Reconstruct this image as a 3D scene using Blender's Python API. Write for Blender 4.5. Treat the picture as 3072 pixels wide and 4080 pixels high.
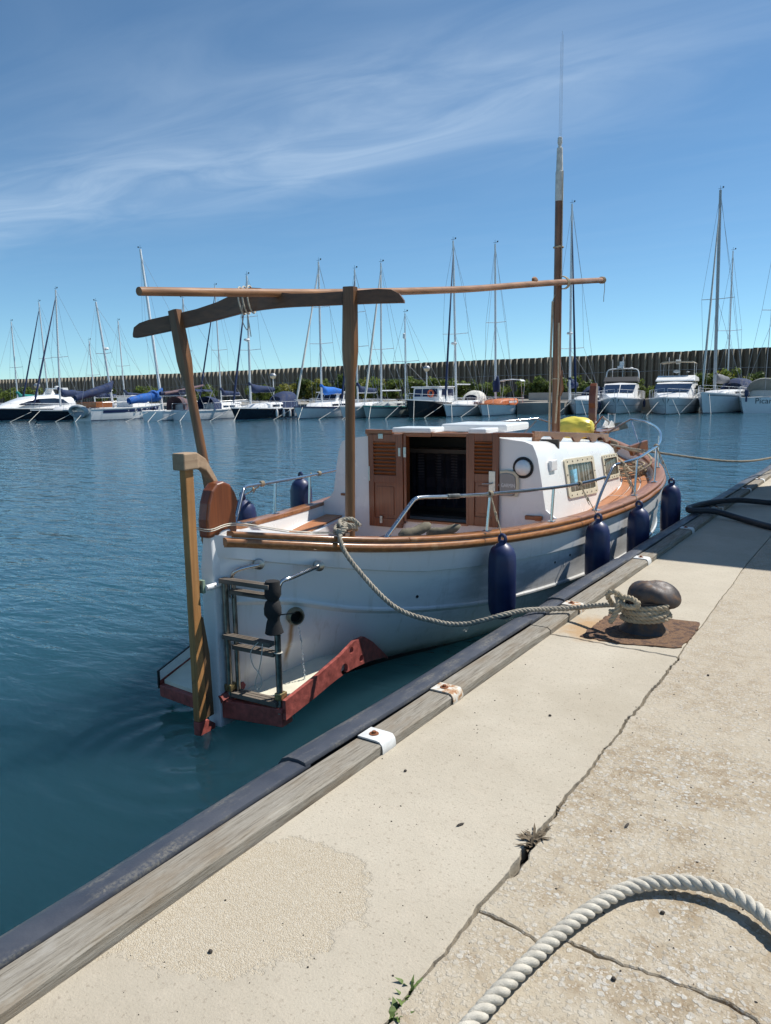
import bpy, bmesh, math, random
from mathutils import Vector, Matrix, Quaternion
random.seed(7)
SC = bpy.context.scene
COL = SC.collection
for o in list(bpy.data.objects): bpy.data.objects.remove(o)

# ------------------------------------------------------------------ camera
PSI, PITCH, ROLL = math.radians(33.92), math.radians(8.955), 0.016
cam_d = bpy.data.cameras.new('camera'); cam = bpy.data.objects.new('camera', cam_d); COL.objects.link(cam)
r0 = Vector((math.cos(PSI), math.sin(PSI), 0))
fw = Vector((-math.sin(PSI)*math.cos(PITCH), math.cos(PSI)*math.cos(PITCH), -math.sin(PITCH)))
u0 = r0.cross(fw)
rc = math.cos(ROLL)*r0 - math.sin(ROLL)*u0
uc = math.sin(ROLL)*r0 + math.cos(ROLL)*u0
M = Matrix.Identity(4)
for i in range(3):
    M[i][0], M[i][1], M[i][2] = rc[i], uc[i], -fw[i]
M[0][3], M[1][3], M[2][3] = 0, 0, 2.1
cam.matrix_world = M
cam_d.sensor_fit = 'VERTICAL'; cam_d.sensor_height = 36; cam_d.sensor_width = 27
cam_d.lens = 1650/2212.6*36
cam_d.clip_start = .05; cam_d.clip_end = 3000
SC.camera = cam

# ------------------------------------------------------------------ sky and sun
SUN_AZ, SUN_EL = math.radians(33), math.radians(56)
SUNV = Vector((math.sin(SUN_AZ)*math.cos(SUN_EL), math.cos(SUN_AZ)*math.cos(SUN_EL), math.sin(SUN_EL)))
W = bpy.data.worlds.new('World'); SC.world = W; W.use_nodes = True
wn = W.node_tree; wn.nodes.clear()
def N(nt, t, **k):
    n = nt.nodes.new(t)
    for a, b in k.items():
        if a == 'ins':
            for i, v in b.items(): n.inputs[i].default_value = v
        else: setattr(n, a, b)
    return n
def K(nt, a, b): nt.links.new(a, b)
sky = N(wn, 'ShaderNodeTexSky', sky_type='NISHITA', sun_disc=False, sun_elevation=SUN_EL, sun_rotation=SUN_AZ,
        altitude=0, air_density=.7, dust_density=.0, ozone_density=3.0)
tc = N(wn, 'ShaderNodeTexCoord')
sep = N(wn, 'ShaderNodeSeparateXYZ'); K(wn, tc.outputs['Generated'], sep.inputs[0])
# cirrus sheet: direction projected on a plane overhead
zc = N(wn, 'ShaderNodeMath', operation='MAXIMUM', ins={1: .04}); K(wn, sep.outputs[2], zc.inputs[0])
dx = N(wn, 'ShaderNodeMath', operation='DIVIDE'); K(wn, sep.outputs[0], dx.inputs[0]); K(wn, zc.outputs[0], dx.inputs[1])
dy = N(wn, 'ShaderNodeMath', operation='DIVIDE'); K(wn, sep.outputs[1], dy.inputs[0]); K(wn, zc.outputs[0], dy.inputs[1])
cv = N(wn, 'ShaderNodeCombineXYZ'); K(wn, dx.outputs[0], cv.inputs[0]); K(wn, dy.outputs[0], cv.inputs[1])
mp1 = N(wn, 'ShaderNodeMapping', ins={'Scale': (.5, .5, 1)}); K(wn, cv.outputs[0], mp1.inputs[0])
n1 = N(wn, 'ShaderNodeTexNoise', ins={'Scale': 1.0, 'Detail': 3., 'Roughness': .5, 'Distortion': .2}); K(wn, mp1.outputs[0], n1.inputs['Vector'])
def wm(op, a_, b_):
    q = N(wn, 'ShaderNodeMath', operation=op)
    for i_, v_ in enumerate((a_, b_)):
        if isinstance(v_, (int, float)): q.inputs[i_].default_value = v_
        else: K(wn, v_, q.inputs[i_])
    return q.outputs[0]
# a long cirrus bank running across the sky, ragged by noise
bank = wm('ADD', wm('SUBTRACT', dy.outputs[0], 2.38), wm('ADD', wm('MULTIPLY', dx.outputs[0], .06), wm('MULTIPLY', wm('SUBTRACT', n1.outputs[0], .5), 1.5)))
bank = wm('DIVIDE', bank, .52)
bank = wm('POWER', 2.718, wm('MULTIPLY', wm('MULTIPLY', bank, bank), -1.))
be = N(wn, 'ShaderNodeMapRange', interpolation_type='SMOOTHSTEP', ins={1: -.2, 2: -1.5, 3: .22, 4: 1.}); K(wn, dx.outputs[0], be.inputs[0]); bank = wm('MULTIPLY', bank, be.outputs[0])
mp2 = N(wn, 'ShaderNodeMapping', ins={'Location': (1.7, .3, 0), 'Rotation': (0, 0, math.radians(24)), 'Scale': (.9, 2.3, 1)}); K(wn, cv.outputs[0], mp2.inputs[0])
n2 = N(wn, 'ShaderNodeTexNoise', ins={'Scale': 1.1, 'Detail': 8., 'Roughness': .55, 'Distortion': .9}); K(wn, mp2.outputs[0], n2.inputs['Vector'])
r1 = N(wn, 'ShaderNodeMapRange', ins={1: 0., 2: 1., 3: .10, 4: 1.}); K(wn, bank, r1.inputs[0])
r2 = N(wn, 'ShaderNodeMapRange', interpolation_type='SMOOTHSTEP', ins={1: .26, 2: .78, 3: .25, 4: 1.}); K(wn, n2.outputs[0], r2.inputs[0])
mm = N(wn, 'ShaderNodeMath', operation='MULTIPLY'); K(wn, r1.outputs[0], mm.inputs[0]); K(wn, r2.outputs[0], mm.inputs[1])
hz = N(wn, 'ShaderNodeMapRange', interpolation_type='SMOOTHSTEP', ins={1: .06, 2: .22, 3: 0., 4: .44}); K(wn, sep.outputs[2], hz.inputs[0])
mk = N(wn, 'ShaderNodeMath', operation='MULTIPLY'); K(wn, mm.outputs[0], mk.inputs[0]); K(wn, hz.outputs[0], mk.inputs[1])
hs = N(wn, 'ShaderNodeHueSaturation', ins={'Saturation': 1.0, 'Value': 1.0}); K(wn, sky.outputs[0], hs.inputs['Color'])
mx = N(wn, 'ShaderNodeMix', data_type='RGBA'); K(wn, mk.outputs[0], mx.inputs[0]); tint = N(wn, 'ShaderNodeMix', data_type='RGBA', blend_type='MULTIPLY'); tint.inputs[0].default_value = 1.; K(wn, hs.outputs[0], tint.inputs[6]); tint.inputs[7].default_value = (.79, 1.045, 1.07, 1); K(wn, tint.outputs[2], mx.inputs[6]); mx.inputs[7].default_value = (6.4, 7.7, 9.0, 1)
bg = N(wn, 'ShaderNodeBackground', ins={'Strength': .094}); K(wn, mx.outputs[2], bg.inputs[0])
wo = N(wn, 'ShaderNodeOutputWorld'); K(wn, bg.outputs[0], wo.inputs[0])
sl = bpy.data.lights.new('sun', 'SUN'); sl.energy = 4.7; sl.angle = math.radians(.53); sl.color = (1, .955, .88)
so = bpy.data.objects.new('sun', sl); COL.objects.link(so); so.rotation_euler = (-SUNV).to_track_quat('-Z', 'Y').to_euler(); so.location = SUNV*60
SC.view_settings.view_transform = 'Standard'; SC.view_settings.look = 'None'
SC.view_settings.exposure = 0.32; SC.view_settings.gamma = 1.0; SC.view_settings.use_curve_mapping = False
SC.render.engine = 'CYCLES'
SC.render.resolution_x, SC.render.resolution_y = 771, 1024

# ------------------------------------------------------------------ mesh helpers
class MB:
    def __init__(s): s.v = []; s.f = []
    def add(s, vs, fs):
        o = len(s.v); s.v += [tuple(v) for v in vs]; s.f += [tuple(i+o for i in f) for f in fs]; return s
    def box(s, c, d, R=None):
        hx, hy, hz_ = d[0]/2, d[1]/2, d[2]/2; c = Vector(c)
        vs = [Vector((x, y, z)) for z in (-hz_, hz_) for y in (-hy, hy) for x in (-hx, hx)]
        if R is not None: vs = [R @ v for v in vs]
        return s.add([v+c for v in vs], [(0, 2, 3, 1), (4, 5, 7, 6), (0, 1, 5, 4), (2, 6, 7, 3), (0, 4, 6, 2), (1, 3, 7, 5)])
    def bb(s, a, b): return s.box([(a[i]+b[i])/2 for i in range(3)], [abs(b[i]-a[i]) for i in range(3)])
    def loft(s, rings, cyc=True, caps=True):
        n = len(rings[0]); o = []
        for r in rings: o += list(r)
        fs = []
        for i in range(len(rings)-1):
            for j in range(n if cyc else n-1):
                k = (j+1) % n
                fs.append((i*n+j, i*n+k, (i+1)*n+k, (i+1)*n+j))
        if caps and cyc:
            fs.append(tuple(range(n-1, -1, -1))); fs.append(tuple(range((len(rings)-1)*n, len(rings)*n)))
        return s.add(o, fs)
    def tube(s, pts, r, n=8, caps=True, flat=1., up=None):
        pts = [Vector(p) for p in pts]; R = r if isinstance(r, (list, tuple)) else [r]*len(pts)
        rings = []; pu = None
        for i, p in enumerate(pts):
            t = (pts[min(i+1, len(pts)-1)]-pts[max(i-1, 0)])
            if t.length < 1e-9: t = Vector((0, 0, 1))
            t.normalize()
            if pu is None:
                a = Vector(up) if up else (Vector((0, 0, 1)) if abs(t.z) < .9 else Vector((1, 0, 0)))
                pu = (a - t*a.dot(t)).normalized()
            else:
                pu = pu - t*pu.dot(t)
                pu.normalize()
            w = t.cross(pu)
            rings.append([p + (w*math.cos(2*math.pi*j/n) + pu*math.sin(2*math.pi*j/n)*flat)*R[i] for j in range(n)])
        return s.loft(rings, True, caps)
    def lathe(s, prof, n=16, c=(0, 0, 0), R=None, mod=None):
        c = Vector(c); rings = []
        for r, z in prof:
            ring = []
            for j in range(n):
                a = 2*math.pi*j/n; q = r*(mod(a, z) if mod else 1)
                v = Vector((q*math.cos(a), q*math.sin(a), z))
                if R is not None: v = R @ v
                ring.append(v+c)
            rings.append(ring)
        return s.loft(rings)
    def prism(s, poly, d):
        d = Vector(d); a = [Vector(p) for p in poly]
        return s.loft([a, [p+d for p in a]])
    def quad(s, a, b, c, d): return s.add([a, b, c, d], [(0, 1, 2, 3)])
    def ball(s, c, r, n=8, m=5, sc=(1, 1, 1)):
        c = Vector(c); rings = []
        for i in range(m+1):
            th = math.pi*min(max(i/m, .02), .98)
            rings.append([c+Vector((r*sc[0]*math.sin(th)*math.cos(2*math.pi*j/n), r*sc[1]*math.sin(th)*math.sin(2*math.pi*j/n), -r*sc[2]*math.cos(th))) for j in range(n)])
        return s.loft(rings)
    def torus(s, c, R, r, ax=(0, 0, 1), n=20, m=8, sc=1.):
        q = Vector((0, 0, 1)).rotation_difference(Vector(ax).normalized()); c = Vector(c); vs = []; fs = []
        for i in range(n):
            a = 2*math.pi*i/n
            for j in range(m):
                b = 2*math.pi*j/m
                vs.append(c + q @ Vector(((R+r*math.cos(b))*math.cos(a), (R+r*math.cos(b))*math.sin(a)*sc, r*math.sin(b))))
        for i in range(n):
            for j in range(m):
                fs.append((i*m+j, ((i+1) % n)*m+j, ((i+1) % n)*m+(j+1) % m, i*m+(j+1) % m))
        return s.add(vs, fs)
    def build(s, name, mat, parent=None, rel=(0, 0, 0), smooth=False, bevel=0., ang=40, seg=2, recalc=True):
        me = bpy.data.meshes.new(name); rv = Vector(rel)
        me.from_pydata([tuple(Vector(v)-rv) for v in s.v], [], s.f)
        if recalc:
            bm = bmesh.new(); bm.from_mesh(me); bmesh.ops.recalc_face_normals(bm, faces=bm.faces); bm.to_mesh(me); bm.free()
        if smooth:
            me.polygons.foreach_set('use_smooth', [True]*len(me.polygons))
            me.set_sharp_from_angle(angle=math.radians(ang))
        if mat: me.materials.append(mat)
        o = bpy.data.objects.new(name, me); COL.objects.link(o)
        if parent: o.parent = parent
        else: o.location = rv
        if bevel:
            m = o.modifiers.new('bevel', 'BEVEL'); m.width = bevel; m.segments = seg; m.limit_method = 'ANGLE'; m.angle_limit = math.radians(35)
            m.harden_normals = False
        return o
def tag(o, label=None, cat=None, group=None, kind=None):
    if label: o['label'] = label
    if cat: o['category'] = cat
    if group: o['group'] = group
    if kind: o['kind'] = kind
    return o
def empty(name, loc=(0, 0, 0), rz=0.):
    o = bpy.data.objects.new(name, None); COL.objects.link(o); o.location = loc; o.rotation_euler = (0, 0, rz); o.empty_display_size = .2; return o
def spline(pts, n=12):
    P = [Vector(p) for p in pts]; out = []
    for i in range(len(P)-1):
        a, b, c, d = P[max(i-1, 0)], P[i], P[i+1], P[min(i+2, len(P)-1)]
        for k in range(n):
            t = k/n
            out.append(.5*((2*b)+(c-a)*t+(2*a-5*b+4*c-d)*t*t+(3*b-a-3*c+d)*t**3))
    out.append(P[-1]); return out
def resample(P, step):
    P = [Vector(p) for p in P]; out = [P[0]]; acc = 0.
    for a, b in zip(P, P[1:]):
        l = (b-a).length; t = step-acc
        while t <= l and l > 0:
            out.append(a.lerp(b, t/l)); t += step
        acc = l-(t-step)
    out.append(P[-1]); return out
def rope_mb(path, R, pitch=None, strands=3, n=6, step=None, mb=None, fuzz=0.):
    pitch = pitch or R*7; step = step or pitch/9; mb = mb or MB()
    P = resample(path, step); fr = []; pu = None
    for i, p in enumerate(P):
        t = (P[min(i+1, len(P)-1)]-P[max(i-1, 0)]).normalized()
        if pu is None:
            a = Vector((0, 0, 1)) if abs(t.z) < .9 else Vector((1, 0, 0)); pu = (a-t*a.dot(t)).normalized()
        else: pu = (pu-t*pu.dot(t)).normalized()
        fr.append((p, pu, t.cross(pu)))
    for k in range(strands):
        pts = []
        for i, (p, a, b) in enumerate(fr):
            th = 2*math.pi*(i*step/pitch + k/strands); q = R*(.52+random.uniform(-fuzz, fuzz))
            pts.append(p + (a*math.cos(th)+b*math.sin(th))*q)
        mb.tube(pts, R*.56, n)
    return mb
def text_mesh(txt, name, mat, size, mtx, parent=None, depth=.002):
    cu = bpy.data.curves.new('txt', 'FONT'); cu.body = txt; cu.size = size; cu.extrude = depth; cu.align_x = 'CENTER'; cu.align_y = 'CENTER'; cu.resolution_u = 3
    t = bpy.data.objects.new('txt', cu); COL.objects.link(t)
    dg = bpy.context.evaluated_depsgraph_get(); dg.update()
    me = bpy.data.meshes.new_from_object(t.evaluated_get(dg)); bpy.data.objects.remove(t)
    me.transform(mtx); me.materials.clear(); me.materials.append(mat)
    o = bpy.data.objects.new(name, me); COL.objects.link(o)
    if parent: o.parent = parent
    return o

# ------------------------------------------------------------------ materials
def mat0(name):
    m = bpy.data.materials.new(name); m.use_nodes = True; nt = m.node_tree
    return m, nt, nt.nodes['Principled BSDF']
def coords(nt, scale=(1, 1, 1), rot=(0, 0, 0), world=False):
    if world:
        g = N(nt, 'ShaderNodeNewGeometry'); src = g.outputs['Position']
    else:
        g = N(nt, 'ShaderNodeTexCoord'); src = g.outputs['Object']
    mp = N(nt, 'ShaderNodeMapping', ins={'Scale': scale, 'Rotation': rot}); K(nt, src, mp.inputs[0]); return mp.outputs[0]
def ramp(nt, fac, stops, interp='LINEAR'):
    r = N(nt, 'ShaderNodeValToRGB'); r.color_ramp.interpolation = interp; e = r.color_ramp.elements
    while len(e) < len(stops): e.new(.5)
    for i, (p, c) in enumerate(stops): e[i].position = p; e[i].color = (*c, 1) if len(c) == 3 else c
    K(nt, fac, r.inputs[0]); return r.outputs[0]
def noise(nt, vec, scale, detail=4, rough=.55, dist=0.):
    n = N(nt, 'ShaderNodeTexNoise', ins={'Scale': scale, 'Detail': detail, 'Roughness': rough, 'Distortion': dist}); K(nt, vec, n.inputs['Vector']); return n.outputs[0]
def bump(nt, b, h, strength=.2, dist=.01, normal=None):
    n = N(nt, 'ShaderNodeBump', ins={'Strength': strength, 'Distance': dist}); K(nt, h, n.inputs['Height'])
    if normal: K(nt, normal, n.inputs['Normal'])
    if b: K(nt, n.outputs[0], b.inputs['Normal'])
    return n.outputs[0]
def mixc(nt, fac, a, b, mode='MIX'):
    m = N(nt, 'ShaderNodeMix', data_type='RGBA', blend_type=mode)
    if isinstance(fac, (int, float)): m.inputs[0].default_value = fac
    else: K(nt, fac, m.inputs[0])
    for i, c in ((6, a), (7, b)):
        if isinstance(c, (tuple, list)): m.inputs[i].default_value = (*c[:3], 1)
        else: K(nt, c, m.inputs[i])
    return m.outputs[2]
def math_(nt, op, a, b=None, clamp=False):
    m = N(nt, 'ShaderNodeMath', operation=op, use_clamp=clamp)
    for i, v in enumerate((a, b)):
        if v is None: continue
        if isinstance(v, (int, float)): m.inputs[i].default_value = v
        else: K(nt, v, m.inputs[i])
    return m.outputs[0]
def mrange(nt, v, a, b, c=0., d=1., smooth=True):
    m = N(nt, 'ShaderNodeMapRange', interpolation_type='SMOOTHSTEP' if smooth else 'LINEAR', ins={1: a, 2: b, 3: c, 4: d}); K(nt, v, m.inputs[0]); return m.outputs[0]
def simple(name, col, rough=.5, metal=0., amt=.12, sc=6., bmp=0., bsc=60., coat=0., spec=.5):
    m, nt, b = mat0(name); v = coords(nt)
    f = noise(nt, v, sc, 5, .6)
    lo = tuple(max(0, c*(1-amt)) for c in col); hi = tuple(min(1, c*(1+amt)) for c in col)
    K(nt, ramp(nt, f, [(.3, lo), (.7, hi)]), b.inputs['Base Color'])
    K(nt, mrange(nt, f, .3, .7, rough*.85, min(1, rough*1.15)), b.inputs['Roughness'])
    b.inputs['Metallic'].default_value = metal; b.inputs['Coat Weight'].default_value = coat; b.inputs['Coat Roughness'].default_value = .12
    b.inputs['Specular IOR Level'].default_value = spec
    if bmp: bump(nt, b, noise(nt, v, bsc, 4, .6), bmp, .004)
    return m
def wood(name, c1, c2, axis='Y', rough=.35, coat=.4, fine=55., wear=None, bmp=.15):
    m, nt, b = mat0(name); s = [fine, fine, fine]; s['XYZ'.index(axis)] = fine*.045
    v = coords(nt, s); v2 = coords(nt)
    f = noise(nt, v, 1., 6, .62, .35); g = noise(nt, v2, 2.3, 3, .5)
    c = ramp(nt, f, [(.28, c1), (.5, tuple((a+d)/2 for a, d in zip(c1, c2))), (.74, c2)])
    c = mixc(nt, math_(nt, 'MULTIPLY', mrange(nt, g, .35, .7), .35), c, tuple(x*.55 for x in c1))
    if wear:
        w = noise(nt, v2, 7., 7, .7); c = mixc(nt, mrange(nt, w, .56, .72, 0, wear[1]), c, wear[0])
    K(nt, c, b.inputs['Base Color'])
    K(nt, mrange(nt, g, .3, .7, rough*.8, min(1, rough*1.3)), b.inputs['Roughness'])
    b.inputs['Coat Weight'].default_value = coat; b.inputs['Coat Roughness'].default_value = .18
    bump(nt, b, f, bmp, .004)
    return m
GEL = simple('gelcoat_white', (.81, .81, .80), .28, 0, .03, 1.5, coat=.2)
GELB = simple('gelcoat_background', (.83, .84, .84), .3, 0, .05, .6, coat=.15)
CREAM = simple('cream_frame', (.62, .56, .42), .5, 0, .08, 12)
STEEL = simple('stainless_steel', (.56, .57, .58), .16, 1., .06, 14)
STEELD = simple('dull_steel', (.33, .32, .29), .34, 1., .3, 18, .1)
CHROME = simple('galvanised_fitting', (.50, .52, .50), .38, .85, .2, 30)
ALU = simple('mast_aluminium', (.70, .71, .72), .38, .25, .06, 3)
ALUD = simple('mast_grey', (.36, .38, .40), .45, .4, .06, 3)
NAVYF = simple('navy_vinyl', (.018, .030, .095), .40, 0, .25, 5, .05, 90)
NAVYH = simple('navy_hull', (.008, .012, .030), .16, 0, .2, .8, coat=.5)
BLACKH = simple('black_hull', (.010, .010, .016), .22, 0, .3, .8, coat=.3)
NAVYC = simple('navy_canvas', (.012, .028, .085), .85, 0, .3, 3, .25, 14)
BLUEC = simple('bright_blue_canvas', (.010, .10, .38), .8, 0, .25, 3, .25, 14)
GREENC = simple('green_canvas', (.01, .20, .19), .85, 0, .25, 3, .25, 14)
MAUVEC = simple('mauve_canvas', (.14, .09, .10), .85, 0, .3, 3, .25, 14)
TANC = simple('tan_canvas', (.42, .37, .29), .85, 0, .2, 3, .2, 14)
WHITEC = simple('white_canvas', (.62, .61, .56), .85, 0, .12, 3, .2, 14)
DGLASS = simple('dark_glass', (.008, .012, .030), .07, 0, .3, .7, coat=.3)
BLACKP = simple('black_plastic', (.012, .012, .013), .55, 0, .3, 30, .1, 120)
FOAM = simple('black_foam', (.017, .017, .018), .9, 0, .4, 40, .5, 160)
RED = simple('red_antifouling', (.32, .075, .06), .6, 0, .42, 22, .45, 55)
ORANGE = simple('orange_buoy', (.62, .12, .04), .6, 0, .15, 6)
ORDECK = simple('orange_deck', (.50, .16, .06), .5, 0, .2, 4)
WSTRIPE = simple('stripe_navy', (.02, .03, .10), .35, 0, .1, 2)
BOOT = simple('boot_stripe', (.02, .04, .09), .5, 0, .3, 3)
SCUM = simple('boot_weed', (.03, .035, .02), .7, 0, .4, 6)
VARN = wood('varnished_wood', (.125, .043, .015), (.30, .115, .040), 'Y', .3, .45)
VARNZ = wood('varnished_wood_upright', (.135, .036, .012), (.29, .085, .027), 'Z', .34, .35)
VARNX = wood('varnished_wood_cross', (.20, .064, .020), (.42, .150, .048), 'X', .34, .3)
CAPW = wood('gunwale_wood', (.19, .070, .022), (.46, .205, .072), 'Y', .34, .4, 40., ((.50, .32, .17), .5))
CAPWF = wood('gunwale_wood_faded', (.20, .085, .05), (.37, .175, .10), 'Y', .5, .12, 40., ((.36, .23, .16), .35))
MASTW = wood('mast_wood', (.115, .042, .015), (.27, .105, .036), 'Z', .36, .35, 34.)
BOOMW = wood('boom_wood', (.17, .078, .034), (.40, .20, .092), 'Y', .55, .05, 34., ((.09, .04, .02), .6))
BEAMW = wood('crutch_wood', (.085, .036, .016), (.19, .085, .037), 'X', .42, .15, 38.)
POSTW = wood('post_wood', (.11, .048, .018), (.26, .122, .048), 'Z', .42, .2, 38.)
RUDW = wood('rudder_wood', (.30, .135, .042), (.54, .28, .10), 'Z', .6, 0, 40., ((.10, .06, .03), .7), .4)
RUDD = wood('rudder_wood_dark', (.10, .055, .026), (.21, .12, .056), 'Z', .65, 0, 40., None, .4)
PALEW = wood('bare_wood', (.30, .20, .125), (.44, .32, .21), 'Y', .7, 0, 40., ((.17, .10, .06), .5), .3)
STEPW = wood('weathered_step', (.105, .085, .068), (.225, .19, .155), 'X', .8, 0, 60., ((.05, .04, .032), .8), .5)
TEAK = wood('teak_deck', (.34, .125, .042), (.52, .225, .088), 'Y', .5, .05, 45.)
ROPEG = simple('rope_grey', (.36, .325, .265), .95, 0, .28, 22, .6, 260, spec=.2)
ROPEW = simple('rope_pale', (.52, .49, .42), .95, 0, .22, 24, .6, 260, spec=.2)
ROPEC = simple('rope_cream', (.42, .35, .25), .95, 0, .2, 24, .5, 260, spec=.2)
STRING = simple('cord_white', (.62, .58, .49), .9, 0, .15, 30)
YELLOW = simple('yellow_bag', (.78, .66, .10), .38, 0, .08, 6, .3, 9)
RUBBER = None
HOSE = simple('black_hose', (.020, .023, .030), .55, 0, .35, 12, .15, 60)
def leafm(name, col):
    m = simple(name, col, .6, 0, .45, .8); nt = m.node_tree; b = nt.nodes['Principled BSDF']
    t = N(nt, 'ShaderNodeBsdfTranslucent'); src = b.inputs['Base Color'].links[0].from_socket; K(nt, src, t.inputs[0]); mx_ = N(nt, 'ShaderNodeMixShader', ins={0: .5}); K(nt, b.outputs[0], mx_.inputs[1]); K(nt, t.outputs[0], mx_.inputs[2]); K(nt, mx_.outputs[0], nt.nodes['Material Output'].inputs[0]); return m
LEAF = leafm('leaf_green', (.15, .20, .04))
LEAFD = leafm('leaf_dark', (.08, .12, .03))
LEAFY = leafm('leaf_yellow', (.26, .26, .05))
BARK = simple('bark', (.06, .04, .025), .9, 0, .3, 5)
DRYW = simple('dry_weed', (.13, .10, .065), .9, 0, .35, 60)
GREENW = simple('green_weed', (.10, .15, .035), .6, 0, .3, 60)
STONE = simple('dark_grit', (.05, .042, .035), .9, 0, .4, 90)
DARKIN = simple('cabin_inside', (.055, .048, .04), .7, 0, .3, 3)
GREYPL = simple('grey_plastic', (.30, .29, .275), .55, 0, .06, 10)
LETTER = simple('pale_print', (.66, .66, .65), .5, 0, .03, 10)
LETTERD = simple('dark_print', (.06, .055, .06), .5, 0, .03, 10)
CLAMPW = simple('white_painted_steel', (.62, .63, .62), .55, 0, .12, 30, .15, 90)
def clampr():
    m, nt, b = mat0('rust_stained_white_steel'); v = coords(nt); f = noise(nt, v, 28, 7, .7)
    c = ramp(nt, f, [(.40, (.60, .60, .57)), (.52, (.52, .44, .34)), (.60, (.34, .16, .06)), (.75, (.18, .07, .03))]); K(nt, c, b.inputs['Base Color']); b.inputs['Roughness'].default_value = .7; bump(nt, b, f, .3, .002); return m
CLAMPR = clampr()
RUST = simple('rusty_bolt', (.22, .075, .028), .9, .1, .45, 80, .6, 160)

def hull_mat():
    m, nt, b = mat0('hull_gelcoat'); v = coords(nt)
    s = N(nt, 'ShaderNodeSeparateXYZ'); K(nt, v, s.inputs[0]); z = s.outputs[2]
    base = ramp(nt, noise(nt, v, 1.2, 4, .5), [(.3, (.78, .78, .77)), (.7, (.85, .845, .83))])
    vs = coords(nt, (16, 16, 1.1)); st = noise(nt, vs, 1., 5, .6)
    low = mrange(nt, z, .75, .1)
    k = math_(nt, 'MULTIPLY', mrange(nt, st, .54, .72), math_(nt, 'ADD', math_(nt, 'MULTIPLY', low, .42), .16))
    c = mixc(nt, k, base, (.46, .42, .33))
    # dirty grey film along the panels facing the quay fenders
    film = noise(nt, coords(nt, (3, 1.2, 5)), 1., 5, .65)
    y = s.outputs[1]
    kk = math_(nt, 'MULTIPLY', mrange(nt, film, .42, .62), mrange(nt, y, .9, 2.2, 0., .42))
    kk = math_(nt, 'MULTIPLY', kk, mrange(nt, z, .92, .62))
    c = mixc(nt, kk, c, (.30, .31, .31))
    yel = math_(nt, 'MULTIPLY', mrange(nt, math_(nt, 'ADD', z, math_(nt, 'MULTIPLY', noise(nt, coords(nt, (5, 5, 2)), 1., 5, .65), .25)), .55, .2), .6)
    c = mixc(nt, yel, c, (.80, .755, .62))
    # rust run below the exhaust
    dx_ = math_(nt, 'ABSOLUTE', math_(nt, 'SUBTRACT', y, math_(nt, 'ADD', .475, math_(nt, 'MULTIPLY', math_(nt, 'SUBTRACT', noise(nt, coords(nt, (1, 1, 6)), 1.5, 3), .5), .05))))
    rn = math_(nt, 'MULTIPLY', mrange(nt, dx_, .028, .0), math_(nt, 'MULTIPLY', mrange(nt, z, .20, .34), mrange(nt, z, .56, .54)))
    x = s.outputs[0]; rn = math_(nt, 'MULTIPLY', rn, mrange(nt, x, .05, .07))
    c = mixc(nt, math_(nt, 'MULTIPLY', rn, .9), c, (.40, .20, .05))
    sc_ = math_(nt, 'ADD', z, math_(nt, 'MULTIPLY', noise(nt, coords(nt, (7, 7, 3)), 1., 6, .7), .14)); c = mixc(nt, mrange(nt, sc_, .20, .06, 0, .75), c, (.20, .18, .11))
    sf = noise(nt, coords(nt, (9, 2.2, 22)), 1., 4, .7); c = mixc(nt, mrange(nt, sf, .66, .76, 0, .35), c, (.40, .40, .39))
    af = mrange(nt, math_(nt, 'ADD', z, math_(nt, 'MULTIPLY', noise(nt, v, 9., 3), .03)), .045, .03)
    c = mixc(nt, af, c, (.15, .035, .03))
    K(nt, c, b.inputs['Base Color']); b.inputs['Roughness'].default_value = .26; b.inputs['Coat Weight'].default_value = .25
    bump(nt, b, noise(nt, v, 3.5, 2, .5), .06, .02)
    return m
HULL = hull_mat()
def plate_rust():
    m, nt, b = mat0('rusted_plate'); v = coords(nt)
    f = noise(nt, v, 16, 8, .75, .3); g = noise(nt, v, 70, 6, .7)
    c = ramp(nt, f, [(.3, (.030, .023, .021)), (.44, (.085, .045, .03)), (.54, (.20, .11, .055)), (.62, (.09, .055, .04)), (.72, (.05, .042, .04)), (.8, (.12, .07, .04))])
    c = mixc(nt, mrange(nt, g, .55, .75, 0, .6), c, (.30, .17, .08))
    K(nt, c, b.inputs['Base Color']); b.inputs['Roughness'].default_value = .85
    bump(nt, b, math_(nt, 'ADD', f, math_(nt, 'MULTIPLY', g, .5)), .9, .012)
    return m
PLATE = plate_rust()
def iron_mat():
    m, nt, b = mat0('bollard_iron'); v = coords(nt)
    f = noise(nt, v, 11, 7, .65, .3); g = noise(nt, v, 55, 5, .7)
    c = ramp(nt, f, [(.3, (.030, .026, .027)), (.52, (.065, .055, .055)), (.60, (.12, .075, .05)), (.72, (.24, .15, .09))])
    K(nt, c, b.inputs['Base Color']); K(nt, mrange(nt, f, .35, .7, .40, .8), b.inputs['Roughness']); b.inputs['Metallic'].default_value = .25
    bump(nt, b, math_(nt, 'ADD', f, math_(nt, 'MULTIPLY', g, .4)), .45, .006)
    return m
IRON = iron_mat()
def rubber_mat():
    m, nt, b = mat0('rubber_edge'); v = coords(nt, world=True)
    f = noise(nt, v, 3.2, 7, .7); g = noise(nt, v, 90, 4, .7); h_ = noise(nt, coords(nt, (6, 1.2, 6), world=True), 2., 5, .7)
    c = ramp(nt, f, [(.3, (.034, .041, .058)), (.7, (.062, .070, .090))])
    d = math_(nt, 'MULTIPLY', mrange(nt, h_, .44, .7), mrange(nt, g, .35, .65))
    c = mixc(nt, math_(nt, 'MULTIPLY', d, .75), c, (.26, .24, .19))
    K(nt, c, b.inputs['Base Color']); K(nt, mrange(nt, f, .3, .7, .42, .62), b.inputs['Roughness'])
    bump(nt, b, g, .25, .003)
    return m
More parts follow.
